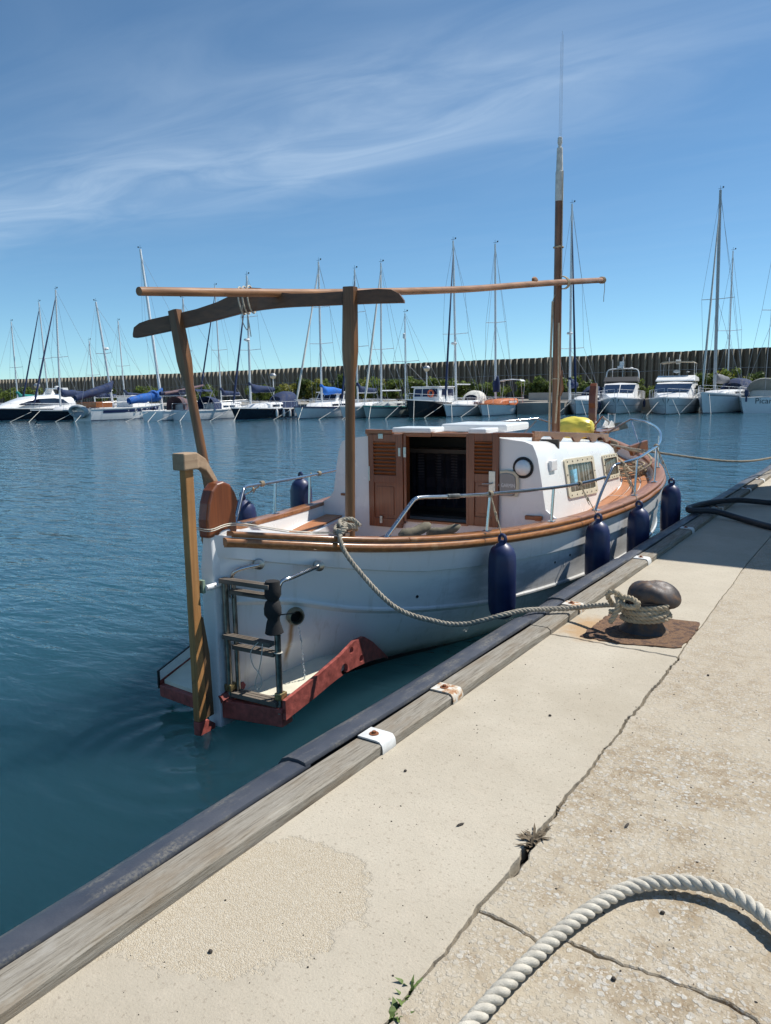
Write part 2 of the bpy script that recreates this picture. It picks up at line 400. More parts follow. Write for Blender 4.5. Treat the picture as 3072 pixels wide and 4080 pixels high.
RUBBER = rubber_mat()
def timber_mat(name, dark=1.):
    m, nt, b = mat0(name); wv = noise(nt, coords(nt, (3, 1.1, 3), world=True), 1., 3, .5)
    vv = N(nt, 'ShaderNodeVectorMath', operation='MULTIPLY_ADD'); cx_ = N(nt, 'ShaderNodeCombineXYZ'); K(nt, wv, cx_.inputs[0]); K(nt, wv, cx_.inputs[2]); K(nt, cx_.outputs[0], vv.inputs[0]); vv.inputs[1].default_value = (.05, 0, .05); K(nt, coords(nt, world=True), vv.inputs[2])
    mp = N(nt, 'ShaderNodeMapping', ins={'Scale': (120, 4.5, 120)}); K(nt, vv.outputs[0], mp.inputs[0])
    f = noise(nt, mp.outputs[0], 1., 6, .7, .2); fine = noise(nt, coords(nt, (260, 22, 260), world=True), 1., 3, .6); g = noise(nt, coords(nt, (5, 1.6, 5), world=True), 2.2, 6, .65)
    c = ramp(nt, f, [(.30, (.13*dark, .112*dark, .085*dark)), (.46, (.33*dark, .30*dark, .25*dark)), (.6, (.40*dark, .37*dark, .315*dark)), (.78, (.50*dark, .475*dark, .42*dark))])
    c = mixc(nt, mrange(nt, fine, .58, .72, 0, .55), c, (.12*dark, .10*dark, .075*dark))
    c = mixc(nt, mrange(nt, g, .45, .68, 0, .6), c, (.27*dark, .21*dark, .145*dark))
    c = mixc(nt, mrange(nt, g, .42, .28, 0, .45), c, (.52*dark, .50*dark, .46*dark))
    K(nt, c, b.inputs['Base Color']); b.inputs['Roughness'].default_value = .88; b.inputs['Specular IOR Level'].default_value = .25
    bump(nt, b, math_(nt, 'ADD', f, math_(nt, 'MULTIPLY', fine, .5)), .7, .005)
    return m
TIMBER = timber_mat('grey_timber', .76)
def concrete_mat(name, coarse):
    m, nt, b = mat0(name); v = coords(nt, world=True)
    s = N(nt, 'ShaderNodeSeparateXYZ'); K(nt, v, s.inputs[0]); X, Y = s.outputs[0], s.outputs[1]
    big = noise(nt, v, 1.3, 6, .6); mid = noise(nt, v, 14, 6, .65); fin = noise(nt, v, 130, 4, .7); sp = noise(nt, v, 75, 2, .5)
    if not coarse:
        c = ramp(nt, big, [(.3, (.40, .355, .280)), (.7, (.51, .465, .38))])
        c = mixc(nt, mrange(nt, mid, .45, .75, 0, .30), c, (.54, .475, .385)); c = mixc(nt, mrange(nt, noise(nt, v, .8, 7, .68), .55, .72, 0, .4), c, (.36, .315, .24))
        c = mixc(nt, mrange(nt, sp, .62, .68, 0, .6), c, (.27, .23, .18)); c = mixc(nt, mrange(nt, noise(nt, coords(nt, (1, 1, 1), world=True), 42, 3, .6), .60, .70, 0, .45), c, (.33, .285, .225))
        c = mixc(nt, mrange(nt, fin, .38, .62, 0, .22), c, (.34, .30, .24))
        # sandy patch where the skim coat has worn off
        px_, py_ = -1.56, 1.47
        ex = math_(nt, 'DIVIDE', math_(nt, 'ADD', math_(nt, 'SUBTRACT', X, px_), math_(nt, 'MULTIPLY', math_(nt, 'SUBTRACT', Y, py_), -.35)), .36)
        ey = math_(nt, 'DIVIDE', math_(nt, 'SUBTRACT', Y, py_), .33)
        d = math_(nt, 'SQRT', math_(nt, 'ADD', math_(nt, 'MULTIPLY', ex, ex), math_(nt, 'MULTIPLY', ey, ey)))
        d = math_(nt, 'ADD', d, math_(nt, 'MULTIPLY', math_(nt, 'SUBTRACT', noise(nt, v, 3.5, 7, .75), .5), 1.5))
        pm = mrange(nt, d, 1.04, .97, 0, .85)
        vo = N(nt, 'ShaderNodeTexVoronoi', ins={'Scale': 260.}); K(nt, v, vo.inputs['Vector'])
        vc = N(nt, 'ShaderNodeSeparateColor'); K(nt, vo.outputs['Color'], vc.inputs[0])
        pc = ramp(nt, vc.outputs[0], [(0, (.40, .335, .24)), (.5, (.46, .40, .305)), (1, (.53, .48, .39))])
        c = mixc(nt, pm, c, pc)
        # rust weeping from the bollard plate
        rx = math_(nt, 'SUBTRACT', X, -1.52); ry = math_(nt, 'SUBTRACT', Y, 4.60)
        rd = math_(nt, 'SQRT', math_(nt, 'ADD', math_(nt, 'MULTIPLY', rx, math_(nt, 'MULTIPLY', rx, 16.)), math_(nt, 'MULTIPLY', ry, math_(nt, 'MULTIPLY', ry, 8.))))
        rd = math_(nt, 'ADD', rd, math_(nt, 'MULTIPLY', math_(nt, 'SUBTRACT', noise(nt, v, 7., 5, .6), .5), 1.2))
        c = mixc(nt, mrange(nt, rd, 1.0, .35, 0, .6), c, (.42, .23, .075))
        h = math_(nt, 'ADD', math_(nt, 'MULTIPLY', fin, .5), math_(nt, 'MULTIPLY', mid, .6))
        h = math_(nt, 'SUBTRACT', h, math_(nt, 'MULTIPLY', pm, .3))
        h = math_(nt, 'ADD', h, math_(nt, 'MULTIPLY', math_(nt, 'MULTIPLY', pm, vo.outputs['Distance']), -.8))
        bump(nt, b, h, .55, .008)
    else:
        wn_ = N(nt, 'ShaderNodeTexNoise', ins={'Scale': 60., 'Detail': 3., 'Roughness': .6}); K(nt, v, wn_.inputs['Vector'])
        wv_ = N(nt, 'ShaderNodeVectorMath', operation='MULTIPLY_ADD'); K(nt, wn_.outputs['Color'], wv_.inputs[0]); wv_.inputs[1].default_value = (.022, .022, .022); K(nt, v, wv_.inputs[2])
        vo = N(nt, 'ShaderNodeTexVoronoi', ins={'Scale': 50., 'Randomness': 1.}); K(nt, wv_.outputs[0], vo.inputs['Vector'])
        vo2 = N(nt, 'ShaderNodeTexVoronoi', ins={'Scale': 120., 'Randomness': 1.}); K(nt, wv_.outputs[0], vo2.inputs['Vector'])
        c1_ = N(nt, 'ShaderNodeSeparateColor'); K(nt, vo.outputs['Color'], c1_.inputs[0])
        c2_ = N(nt, 'ShaderNodeSeparateColor'); K(nt, vo2.outputs['Color'], c2_.inputs[0])
        matrix = ramp(nt, mid, [(.3, (.25, .185, .115)), (.52, (.37, .31, .225)), (.72, (.47, .425, .35))])
        stone = ramp(nt, c1_.outputs[1], [(0, (.30, .26, .20)), (.35, (.39, .36, .31)), (.7, (.46, .435, .385)), (1, (.53, .51, .46))])
        small = ramp(nt, c2_.outputs[1], [(0, (.22, .17, .11)), (.4, (.40, .34, .26)), (1, (.56, .52, .45))])
        exposed = mrange(nt, big, .32, .55, .25, 1.)
        m2 = math_(nt, 'MULTIPLY', math_(nt, 'MULTIPLY', mrange(nt, vo2.outputs['Distance'], .62, .42), mrange(nt, c2_.outputs[0], .35, .4)), .8)
        c = mixc(nt, m2, matrix, small)
        m1 = math_(nt, 'MULTIPLY', mrange(nt, vo.outputs['Distance'], .55, .34), mrange(nt, c1_.outputs[0], .40, .44))
        c = mixc(nt, math_(nt, 'MULTIPLY', m1, exposed), c, stone)
        c = mixc(nt, math_(nt, 'MULTIPLY', mrange(nt, noise(nt, v, 2.1, 5, .65), .56, .42), .6), c, (.46, .41, .325))
        c = mixc(nt, mrange(nt, fin, .55, .75, 0, .35), c, (.20, .155, .10))
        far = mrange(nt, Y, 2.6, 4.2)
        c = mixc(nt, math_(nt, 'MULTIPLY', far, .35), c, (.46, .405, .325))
        h = math_(nt, 'ADD', math_(nt, 'MULTIPLY', m1, .55), math_(nt, 'ADD', math_(nt, 'MULTIPLY', m2, .35), math_(nt, 'MULTIPLY', fin, .5)))
        bump(nt, b, h, .6, .007)
    K(nt, c, b.inputs['Base Color']); b.inputs['Roughness'].default_value = .92; b.inputs['Specular IOR Level'].default_value = .2
    return m
CONC = concrete_mat('smooth_concrete', False); AGG = concrete_mat('exposed_aggregate', True)
DIRT = simple('joint_dirt', (.045, .036, .027), .95, 0, .5, 60, .5, 120)
QWALL = simple('quay_face', (.14, .13, .11), .9, 0, .4, 2, .5, 12)
FARQ = simple('far_quay_concrete', (.26, .245, .215), .9, 0, .3, .5)
def wallm(name, a, b_):
    m, nt, b = mat0(name); v = coords(nt, (1.2, 1.2, .12), world=True); f = noise(nt, v, 1.0, 6, .65)
    oi = N(nt, 'ShaderNodeObjectInfo')
    c = ramp(nt, f, [(.3, a), (.7, b_)]); c = mixc(nt, math_(nt, 'MULTIPLY', oi.outputs['Random'], .35), c, a)
    K(nt, c, b.inputs['Base Color']); b.inputs['Roughness'].default_value = .95; return m
BSUNSIDE = simple('breakwater_sunlit_side', (.55, .50, .40), .95, 0, .2, .8)  # sunlight painted into the colour: rib sides paler than the wall to brighten streaks
BWALL = wallm('breakwater_concrete', (.065, .053, .041), (.175, .145, .108))
def plaid():
    m, nt, b = mat0('plaid_curtain'); v = coords(nt); s = N(nt, 'ShaderNodeSeparateXYZ'); K(nt, v, s.inputs[0])
    def lines(a, f, w): return math_(nt, 'GREATER_THAN', math_(nt, 'FRACT', math_(nt, 'MULTIPLY', a, f)), 1-w)
    k = math_(nt, 'MAXIMUM', lines(s.outputs[2], 3.4, .35), lines(s.outputs[0], 5., .35))
    k2 = math_(nt, 'MULTIPLY', lines(s.outputs[2], 33., .45), lines(s.outputs[0], 5., .4))
    c = mixc(nt, math_(nt, 'MULTIPLY', k, .25), (.008, .010, .02), (.05, .052, .065)); c = mixc(nt, math_(nt, 'MULTIPLY', k2, math_(nt, 'MULTIPLY', mrange(nt, s.outputs[2], 1.1, 1.25), .18)), c, (.26, .26, .27))
    K(nt, c, b.inputs['Base Color']); b.inputs['Roughness'].default_value = .95; return m
PLAID = plaid()
CURT = simple('beige_curtain', (.30, .265, .20), .95, 0, .15, 9)
def glass():
    m, nt, b = mat0('window_glass'); b.inputs['Base Color'].default_value = (.72, .74, .72, 1); b.inputs['Roughness'].default_value = .03
    b.inputs['IOR'].default_value = 1.45
    t = N(nt, 'ShaderNodeBsdfTransparent', ins={0: (.78, .78, .74, 1)}); g = N(nt, 'ShaderNodeBsdfGlossy', ins={'Roughness': .04})
    fr = N(nt, 'ShaderNodeFresnel', ins={0: 1.5}); mxs = N(nt, 'ShaderNodeMixShader')
    K(nt, math_(nt, 'MULTIPLY', fr.outputs[0], .6), mxs.inputs[0]); K(nt, t.outputs[0], mxs.inputs[1]); K(nt, g.outputs[0], mxs.inputs[2])
    K(nt, mxs.outputs[0], nt.nodes['Material Output'].inputs[0]); return m
GLASS = glass()
def droplet():
    m, nt, b = mat0('water_drop'); b.inputs['Base Color'].default_value = (.85, .9, .92, 1); b.inputs['Roughness'].default_value = .05
    b.inputs['Transmission Weight'].default_value = .6; b.inputs['IOR'].default_value = 1.33; return m
DROP = droplet()
def water_mat():
    m, nt, b = mat0('sea_water')
    v = coords(nt, world=True)
    ang = math.radians(33.9)
    vA = coords(nt, (.55, 1.5, 1), (0, 0, -ang), world=True)
    vB = coords(nt, (1.8, 4.4, 1), (0, 0, -ang-.2), world=True)
    vC = coords(nt, (7., 13., 1), (0, 0, -ang+.25), world=True)
    a = noise(nt, vA, 1., 3, .5, .4); bb_ = noise(nt, vB, 1., 3, .5, .5); c_ = noise(nt, vC, 1., 2, .5, .3)
    s = N(nt, 'ShaderNodeSeparateXYZ'); K(nt, v, s.inputs[0])
    ddx = math_(nt, 'SUBTRACT', s.outputs[0], -3.42); ddy = math_(nt, 'SUBTRACT', s.outputs[1], 2.95)
    dist = math_(nt, 'SQRT', math_(nt, 'ADD', math_(nt, 'MULTIPLY', ddx, ddx), math_(nt, 'MULTIPLY', ddy, ddy)))
    dist = math_(nt, 'ADD', dist, math_(nt, 'MULTIPLY', math_(nt, 'SUBTRACT', a, .5), .35))
    ring = math_(nt, 'SINE', math_(nt, 'MULTIPLY', dist, 30.))
    rm = math_(nt, 'MULTIPLY', ring, mrange(nt, dist, 1.35, .15))
    calm = mrange(nt, dist, .6, 3.4, .22, 1.)
    h = math_(nt, 'ADD', math_(nt, 'MULTIPLY', a, 1.15), math_(nt, 'ADD', math_(nt, 'MULTIPLY', bb_, .52), math_(nt, 'MULTIPLY', c_, .13)))
    h = math_(nt, 'MULTIPLY', h, calm)
    h = math_(nt, 'ADD', h, math_(nt, 'MULTIPLY', rm, .05))
    bump(nt, b, h, 1., .072)
    col = ramp(nt, noise(nt, v, .12, 3, .5), [(.3, (.0145, .057, .084)), (.7, (.021, .076, .106))])
    K(nt, col, b.inputs['Base Color']); b.inputs['Roughness'].default_value = .045; b.inputs['IOR'].default_value = 1.333
    b.inputs['Specular IOR Level'].default_value = .5
    b.subsurface_method = 'BURLEY'; b.inputs['Subsurface Weight'].default_value = 1.; b.inputs['Subsurface Radius'].default_value = (.6, 1., 1.); b.inputs['Subsurface Scale'].default_value = 2.6
    tr_ = N(nt, 'ShaderNodeBsdfTransparent', ins={0: (.30, .46, .40, 1)}); fr_ = N(nt, 'ShaderNodeFresnel', ins={0: 1.333}); mx_ = N(nt, 'ShaderNodeMixShader')
    K(nt, mrange(nt, fr_.outputs[0], .02, .25, .42, 0.), mx_.inputs[0]); K(nt, b.outputs[0], mx_.inputs[1]); K(nt, tr_.outputs[0], mx_.inputs[2]); K(nt, mx_.outputs[0], nt.nodes['Material Output'].inputs[0])
    return m
WATER = water_mat()

# ------------------------------------------------------------------ setting: water, quay
QZ = .6; WZ = -.06
mb = MB(); mb.quad((-700, -60, WZ), (260, -60, WZ), (260, 700, WZ), (-700, 700, WZ)); tag(mb.build('water', WATER, recalc=False), kind='structure')
mb = MB(); mb.quad((-60, -60, -3.2), (10, -60, -3.2), (10, 60, -3.2), (-60, 60, -3.2)); tag(mb.build('seabed', simple('seabed_silt', (.03, .05, .035), .95, 0, .4, .8), recalc=False), kind='structure')
def jag(a, b, step, amp, rnd):
    a, b = Vector(a), Vector(b); n = max(2, int((b-a).length/step)); t = (b-a).normalized(); pn = Vector((-t.y, t.x)); out = []
    for i in range(n+1):
        q = a.lerp(b, i/n)
        k = 0 if i in (0, n) else (rnd.gauss(0, amp) + amp*1.6*math.sin(i*.37)+amp*math.sin(i*.113+1))
        out.append(q + pn*k)
    return out
def slab(name, poly, z0, z1, mat):
    mb = MB(); n = len(poly); mb.v = [(p[0], p[1], z1) for p in poly]+[(p[0], p[1], z0) for p in poly]
    mb.f = [tuple(range(n))]+[(i, i+n, (i+1) % n+n, (i+1) % n) for i in range(n)]
    return tag(mb.build(name, mat, bevel=.004, seg=1), kind='structure')
rj = random.Random(3)
seamL = jag((-.930, -3), (-.925, 1.0), .05, .0012, rj)+jag((-.925, 1.0), (-.945, 4.32), .022, .0025, rj)[1:]
seamR = [Vector((p.x+.006+.007*abs(math.sin(p.y*2.1))+(.016 if 2.0 < p.y < 2.35 else 0)+rj.uniform(0, .004), p.y)) for p in seamL]
seamFL = jag((-.945, 4.335), (-1.0, 7.0), .06, .002, rj)+[Vector((-1.0, 40))]
seamFR = [Vector((p.x+.004+rj.uniform(0, .003), p.y)) for p in seamFL]
cross = jag((-1.702, 4.345), (-.945, 4.325), .03, .003, rj)
crossN = [Vector((p.x, p.y-.010-.006*math.sin(i*.6)**2)) for i, p in enumerate(cross)]
slab('quay_edge_slab', [(-1.702, -3)]+[tuple(p) for p in seamL[:-1]]+[tuple(p) for p in reversed(crossN)], .3, QZ, CONC)
slab('quay_edge_slab', [tuple(p) for p in cross]+[tuple(p) for p in seamFL[1:]]+[(-1.702, 40)], .3, QZ, CONC)
crk = []
pts_c = [(-.917, 1.818), (-.819, 1.815), (-.724, 1.788), (-.663, 1.837), (-.57, 1.831), (-.502, 1.829), (-.438, 1.837), (-.369, 1.838), (-.293, 1.843), (-.228, 1.841), (-.173, 1.815), (.3, 1.80), (6, 1.8)]
for a, b in zip(pts_c, pts_c[1:]): crk += jag(a, b, .014 if b[0] < .4 else .2, .0022, rj)[:-1]
crk.append(Vector(pts_c[-1]))
crkN = [Vector((p.x, p.y-.003-.007*max(0, math.sin(i*.31+.4))-rj.uniform(0, .002))) for i, p in enumerate(crk)]
lowR = [p for p in seamR if p.y < crk[0].y-.006]; upR = [p for p in seamR if p.y > crk[0].y+.004]
slab('quay_slab', [tuple(p) for p in reversed(lowR)]+[(6, -3)]+[tuple(p) for p in reversed(crkN)], .3, QZ, AGG)
slab('quay_slab', [tuple(p) for p in crk]+[(40, 1.8), (40, 40)]+[tuple(p) for p in reversed(seamFR)]+[tuple(p) for p in reversed(upR)], .3, QZ, AGG)
mb = MB(); mb.bb((-1.70, -3, .2), (40, 40, .545)); tag(mb.build('quay_base', DIRT), kind='structure')
mb = MB(); mb.bb((-1.83, -3, -2), (-1.70, 40, .545)); tag(mb.build('quay_wall', QWALL), kind='structure')

# edge timbers, clamps, rubber strips
clampY = [2.52, 3.13, 4.89, 6.57, 8.23, 9.83, 11.88, 13.17]
ends = [-2.2]+[c for c in clampY]+[14.6, 16.2, 18, 22]
mids = sorted(ends+[4.33])
labs_t = {-2.2: 'long weathered grey edge timber running to the bottom left corner', 2.52: 'short grey edge timber between the two nearest white clamps', 3.13: 'grey edge timber from the second clamp to the concrete joint',
          4.33: 'short grey edge timber crossed by the mooring rope beside the bollard', 4.89: 'sunlit grey edge timber behind the bollard with wavy grain', 6.57: 'shaded grey edge timber just beyond the shadow line on the quay',
          8.23: 'shaded edge timber lying under the black hose', 9.83: 'sunlit edge timber just past the black hose', 11.88: 'far sunlit edge timber between the last two clamps', 13.17: 'far edge timber at the right edge of the picture'}
for a, b in zip(mids, mids[1:]):
    ga = .006 if a in (4.33,) else .035; gb = .006 if b in (4.33,) else .035
    if a == -2.2: ga = 0
    n = max(4, int((b-a)/.09)); rg = []
    for i in range(n+1):
        y = a+ga+(b-gb-a-ga)*i/n; wv = .004*math.sin(y*3.1)+.003*math.sin(y*8.7+1); ch = .010+.007*math.sin(y*5.3+a)
        dz = .002*math.sin(y*4.1)
        rg.append([(-1.829+wv*.4, y, .50), (-1.829+wv*.4, y, .640+dz), (-1.823, y, .645+dz), (-1.709-ch+wv, y, .645+dz), (-1.704+wv, y, .640-ch*.6+dz), (-1.703+wv*.3, y, .50)])
    mb = MB(); mb.loft(rg); o = mb.build('edge_timber', TIMBER, rel=(-1.77, (a+b)/2, .6), smooth=True, ang=30)
    tag(o, (labs_t.get(a) or {14.6: 'first grey edge timber past the right edge of the picture', 16.2: 'second grey edge timber past the right edge of the picture', 18: 'last grey edge timber past the right edge of the picture'}[a]), 'timber', 'edge timbers along the quay')
def clamp(y, lab, rusty=False):
    e = tag(empty('timber_clamp', (-1.76, y, .645)), lab, 'clamp', 'steel clamps holding the edge timber')
    w = .10; t = .007; top = []; prof = [(-.062, .003), (.032, .003), (.050, .0005), (.060, -.010), (.064, -.028), (.064, -.06)]
    inn = [(-.062, -.0), (.032, -.004+.003), (.046, -.005), (.053, -.013), (.0565, -.03), (.0565, -.06)]
    outer = [(x, z+t) if z >= 0 else (x+.003, z+t*.4) for x, z in prof]
    rg = [[(x, yy, z) for x, z in outer]+[(x, yy, z) for x, z in reversed(prof)] for yy in (-w/2, w/2)]
    mb = MB(); mb.loft(rg); p = mb.build('plate', CLAMPR if rusty else CLAMPW, e, smooth=True, ang=50)
    mb = MB(); mb.lathe([(.0, .010), (.021, .010), (.021, .013), (.019, .0145), (0.001, .0145)], 16, (-.012, 0, 0)); mb.build('washer', RUST, e, smooth=True)
    mb = MB(); mb.lathe([(.0005, .0145), (.0095, .0145), (.0095, .022), (.008, .0235), (.0005, .0235)], 6, (-.012, 0, 0)); mb.build('bolt', RUST, e)
cl = ['white steel clamp with rusty bolt nearest the camera', 'white clamp with a rust stained corner, second from the camera', 'flaked clamp half hidden behind the taut mooring rope', 'shaded clamp just past the shadow edge on the quay', 'shaded clamp in front of the black hose', 'clamp under the bend of the black hose', 'far sunlit clamp beyond the black hose', 'farthest clamp at the right edge of the picture']
for k_, (y, l) in enumerate(zip(clampY, cl)): clamp(y, l, k_ in (1, 2, 5))
rubY = [-2.2, 2.17, 4.345, 4.95, 6.35, 9.6, 13.6, 16, 22]
rl = ['dusty black rubber edge strip in the bottom left corner', 'black rubber edge strip overlapping the nearest one, beside the stern', 'short black rubber strip under the mooring rope', 'black rubber strip beside the bollard and second fender', 'shaded black rubber strip below the third fender', 'black rubber strip reaching past the black hose', 'far rubber strip at the right edge of the picture', 'farthest rubber strip beyond the picture edge']
for i, (a, b) in enumerate(zip(rubY, rubY[1:])):
    up = .012 if i % 2 else .0
    A = a-(.03 if up else 0); B = b+(.03 if up else 0)
    n = max(2, int((B-A)/.12)); rg = []
    prof = [(-1.832, .646), (-1.836, .655), (-1.87, .660), (-1.915, .657), (-1.95, .642), (-1.972, .612), (-1.982, .56), (-1.984, .40), (-1.95, .40), (-1.948, .55), (-1.935, .60), (-1.90, .630), (-1.86, .636), (-1.834, .636)]
    for k in range(n+1):
        y = A+(B-A)*k/n; wv = .003*math.sin(y*2.3)
        rg.append([(x-(.006 if up and x < -1.9 else 0)+wv, y, z+up+(.002*math.sin(y*3.7) if z > .6 else 0)) for x, z in prof])
    mb = MB(); mb.loft(rg); o = mb.build('rubber_edge_strip', RUBBER, rel=(-1.9, (a+b)/2, .5), smooth=True, ang=50)
    tag(o, rl[i], 'rubber strip', 'rubber strips along the quay edge')

# ------------------------------------------------------------------ the boat (local x = starboard, y = forward, z = up)
BO = Vector((-3.613, 3.334, 0)); BA = .065; BL = 9.335
TV = [0, .06, .15, .28, .42, .56, .7, .82, .91, .97, 1.]; VV = [.05, .483, .907, 1.303, 1.565, 1.697, 1.617, 1.237, .726, .278, .03]
TZ = [0, .12, .28, .45, .62, .78, .9, 1.]; ZZ = [1.239, 1.059, .943, .927, .981, 1.091, 1.21, 1.351]
def cr(tx, y, t):
    n = len(tx); t = min(max(t, tx[0]), tx[-1]); i = 0
    while i < n-2 and t > tx[i+1]: i += 1
    def m(j):
        if j == 0: return (y[1]-y[0])/(tx[1]-tx[0])
        if j == n-1: return (y[-1]-y[-2])/(tx[-1]-tx[-2])
        h1, h2 = tx[j]-tx[j-1], tx[j+1]-tx[j]
        return ((y[j]-y[j-1])/h1*h2+(y[j+1]-y[j])/h2*h1)/(h1+h2)
    h = tx[i+1]-tx[i]; s = (t-tx[i])/h
    return (1+2*s)*(1-s)**2*y[i]+s*(1-s)**2*h*m(i)+s*s*(3-2*s)*y[i+1]+s*s*(s-1)*h*m(i+1)
def gv(u): return cr(TV, VV, u/BL)
def gz(u): return cr(TZ, ZZ, u/BL)
def toW(u, v, z): return Vector((BO.x-u*math.sin(BA)+v*math.cos(BA), BO.y+u*math.cos(BA)+v*math.sin(BA), z))
UW = [0, .4, .8, 1.2, 1.6, 2.1, 2.7, 3.5, 5, 6.3, 7.4, 8.3, 8.9, 9.335]; VW = [.04, .085, .17, .29, .45, .72, .95, 1.22, 1.42, 1.36, 1.0, .52, .18, .03]
def z1(u): return gz(u)-(.165+.10*min(1, u/1.4))
Z2U = [0, .4, .85, 1.4, 1.9, 2.6, 3.5, 5, 6.5, 8, 9.335]; Z2 = [.78, .72, .575, .455, .39, .345, .33, .345, .42, .58, .74]
def z2(u): return cr(Z2U, Z2, u)
def hv(u, z):
    g = gz(u); vw = cr(UW, VW, u); G = gv(u)-.024
    if z <= 0: return max(.01, vw*(1+z*1.6))
    f = min(1, z/g); p = .62-.27*min(1, max(0, (u-.9)/1.3))
    return vw+(G-vw)*f**p
boat = tag(empty('motor_boat', BO, BA), 'white traditional wooden-trimmed motor boat with tall brown mast moored at the quay', 'boat')
hull = MB(); rows = []
US = [0, .05, .12, .2]+[.3+.14*i for i in range(64)]+[9.25, 9.335]
for u in US:
    a, c, g = z1(u), z2(u), gz(u); r = []
    for z, off in [(-.45, -.03), (-.2, 0), (-.06, 0), (.03, 0), (.1, 0), (c*.5+.02, 0), (c-.10, 0), (c-.028, 0), (c-.016, .014), (c-.002, .028), (c+.012, .025), (c+.026, .010), (c+.05, .004), ((a+c)/2, .004), (a-.05, 0), (a-.003, -.006), (a+.006, .024), ((a+g)/2, .020), (g-.09, .01), (g-.02, .005)]:
        r.append((max(.012, hv(u, z)+(off if u > .1 else off*u*8)), z))
    rows.append((u, r))
for s in (1, -1): hull.loft([[(s*x, u, z) for x, z in r] for u, r in rows], cyc=False)
hull.build('hull', HULL, boat, smooth=True, ang=32)
# gunwale cap planks and rub rail, per side
for s, nm in ((1, 'starboard'), (-1, 'port')):
    cuts = [.10, 1.2, 2.35, 3.3, 4.2, 5.0, 5.9, 7.0, 8.2, 9.20]
    for a, b in zip(cuts, cuts[1:]):
        n = max(5, int((b-a)/.1)); rg = []
        for k in range(n+1):
            u = a+.003+(b-a-.006)*k/n; g = gz(u); o = gv(u); inn = max(.012, o-(.135 if u > .8 else .05+.085*u/.8)); o2 = max(o, .03)
            rg.append([(s*inn, u, g-.03), (s*(inn), u, g+.004), (s*(inn+.008), u, g+.010), (s*(o2-.014), u, g+.010), (s*(o2-.003), u, g+.004), (s*o2, u, g-.008), (s*(o2-.006), u, g-.026), (s*(o2-.02), u, g-.03)])
        mb = MB(); mb.loft(rg); mb.build('gunwale_plank', CAPWF if a > 3.2 else CAPW, boat, smooth=True, ang=50)
    rg = []
    for k in range(90):
        u = .06+(9.27-.06)*k/89; g = gz(u); o = max(gv(u), .03)
        rg.append([(s*(o-.05), u, g-.034), (s*(o-.004), u, g-.034), (s*(o+.012), u, g-.046), (s*(o+.016), u, g-.066), (s*(o+.006), u, g-.088), (s*(o-.015), u, g-.098), (s*(o-.05), u, g-.098)])
    mb = MB(); mb.loft(rg); mb.build('rub_rail', CAPW, boat, smooth=True, ang=50)
    # inner bulwark face
    mb = MB(); rg = []
    for k in range(60):
        u = .4+(9.0-.4)*k/59; o = max(.02, gv(u)-.125); dz = .03 if u < .9 else (.55 if u < 3.25 else .15)
        rg.append([(s*o, u, gz(u)), (s*max(.015, min(o-.02, hv(u, gz(u)-dz)-.06)), u, gz(u)-dz)])
    mb.loft(rg, cyc=False); mb.build('bulwark_inner', GEL, boat, smooth=True, ang=40)
# decks
def dkz(u): return gz(u)-.15
mb = MB(); rg = []
for k in range(14):
    u = .06+(.93-.06)*k/13; o = max(.02, gv(u)-.06); rg.append([(-o, u, gz(u)-.028), (0, u, gz(u)-.01), (o, u, gz(u)-.028)])
mb.loft(rg, cyc=False)
mb.add([(-.62, .93, gz(.93)-.028), (.62, .93, gz(.93)-.028), (.38, .93, .42), (-.38, .93, .42)], [(0, 1, 2, 3)])
mb.build('aft_deck', GEL, boat, smooth=True)
mb = MB(); rg = []
for k in range(12):
    u = .93+(3.3-.93)*k/11; o = min(gv(u)-.2, hv(u, .42)-.09); rg.append([(-o, u, .42), (o, u, .42)])
mb.loft(rg, cyc=False); mb.build('cockpit_floor', TEAK, boat)
# cockpit side seats
for s in (1, -1):
    mb = MB(); rg = []
    for k in range(16):
        u = 1.3+(3.15-1.3)*k/15; o = min(gv(u)-.15, hv(u, .70)-.08); o3 = min(o, hv(u, .42)-.09)
        rg.append([(s*o, u, .80), (s*(o-.30), u, .80), (s*(o3-.22), u, .42), (s*o3, u, .42)])
    mb.loft(rg); mb.build('cockpit_seat', GEL, boat, smooth=True, ang=30)
    mb = MB(); rg = []
    for k in range(16):
        u = 1.35+(3.1-1.35)*k/15; o = min(gv(u)-.2, hv(u, .75)-.1)
        rg.append([(s*o, u, .803), (s*(o-.2), u, .803), (s*(o-.2), u, .815), (s*o, u, .815)])
    mb.loft(rg); mb.build('seat_board', TEAK, boat, smooth=True, ang=30)
mb = MB(); rg = []
for k in range(40):
    u = 3.2+(9.15-3.2)*k/39; o = max(.02, gv(u)-.13); rg.append([(-o, u, dkz(u)), (o, u, dkz(u))])
mb.loft(rg, cyc=False); mb.build('fore_deck', GEL, boat)
for s in (1, -1):
    for j in range(9):
        run = []
        for k in range(70):
            u = 3.35+(8.9-3.35)*k/69; o = gv(u)-.185-j*.118
            lim = 1.14 if u < 6.7 else .02
            if o-.104 > lim-.1 and o > .12: run.append((u, o))
        if len(run) < 4: continue
        rg = [[(s*o, u, dkz(u)+.004), (s*o, u, dkz(u)+.012), (s*(o-.104), u, dkz(u)+.012), (s*(o-.104), u, dkz(u)+.004)] for u, o in run]
        mb = MB(); mb.loft(rg); mb.build('deck_plank', TEAK, boat)
    for u in (4.3, 5.6, 6.9, 7.9):
        mb = MB(); o = gv(u)-.16; mb.bb((s*o, u-.006, dkz(u)+.008), (s*(o-.42), u+.006, dkz(u)+.0145)); mb.build('deck_seam', GEL, boat)
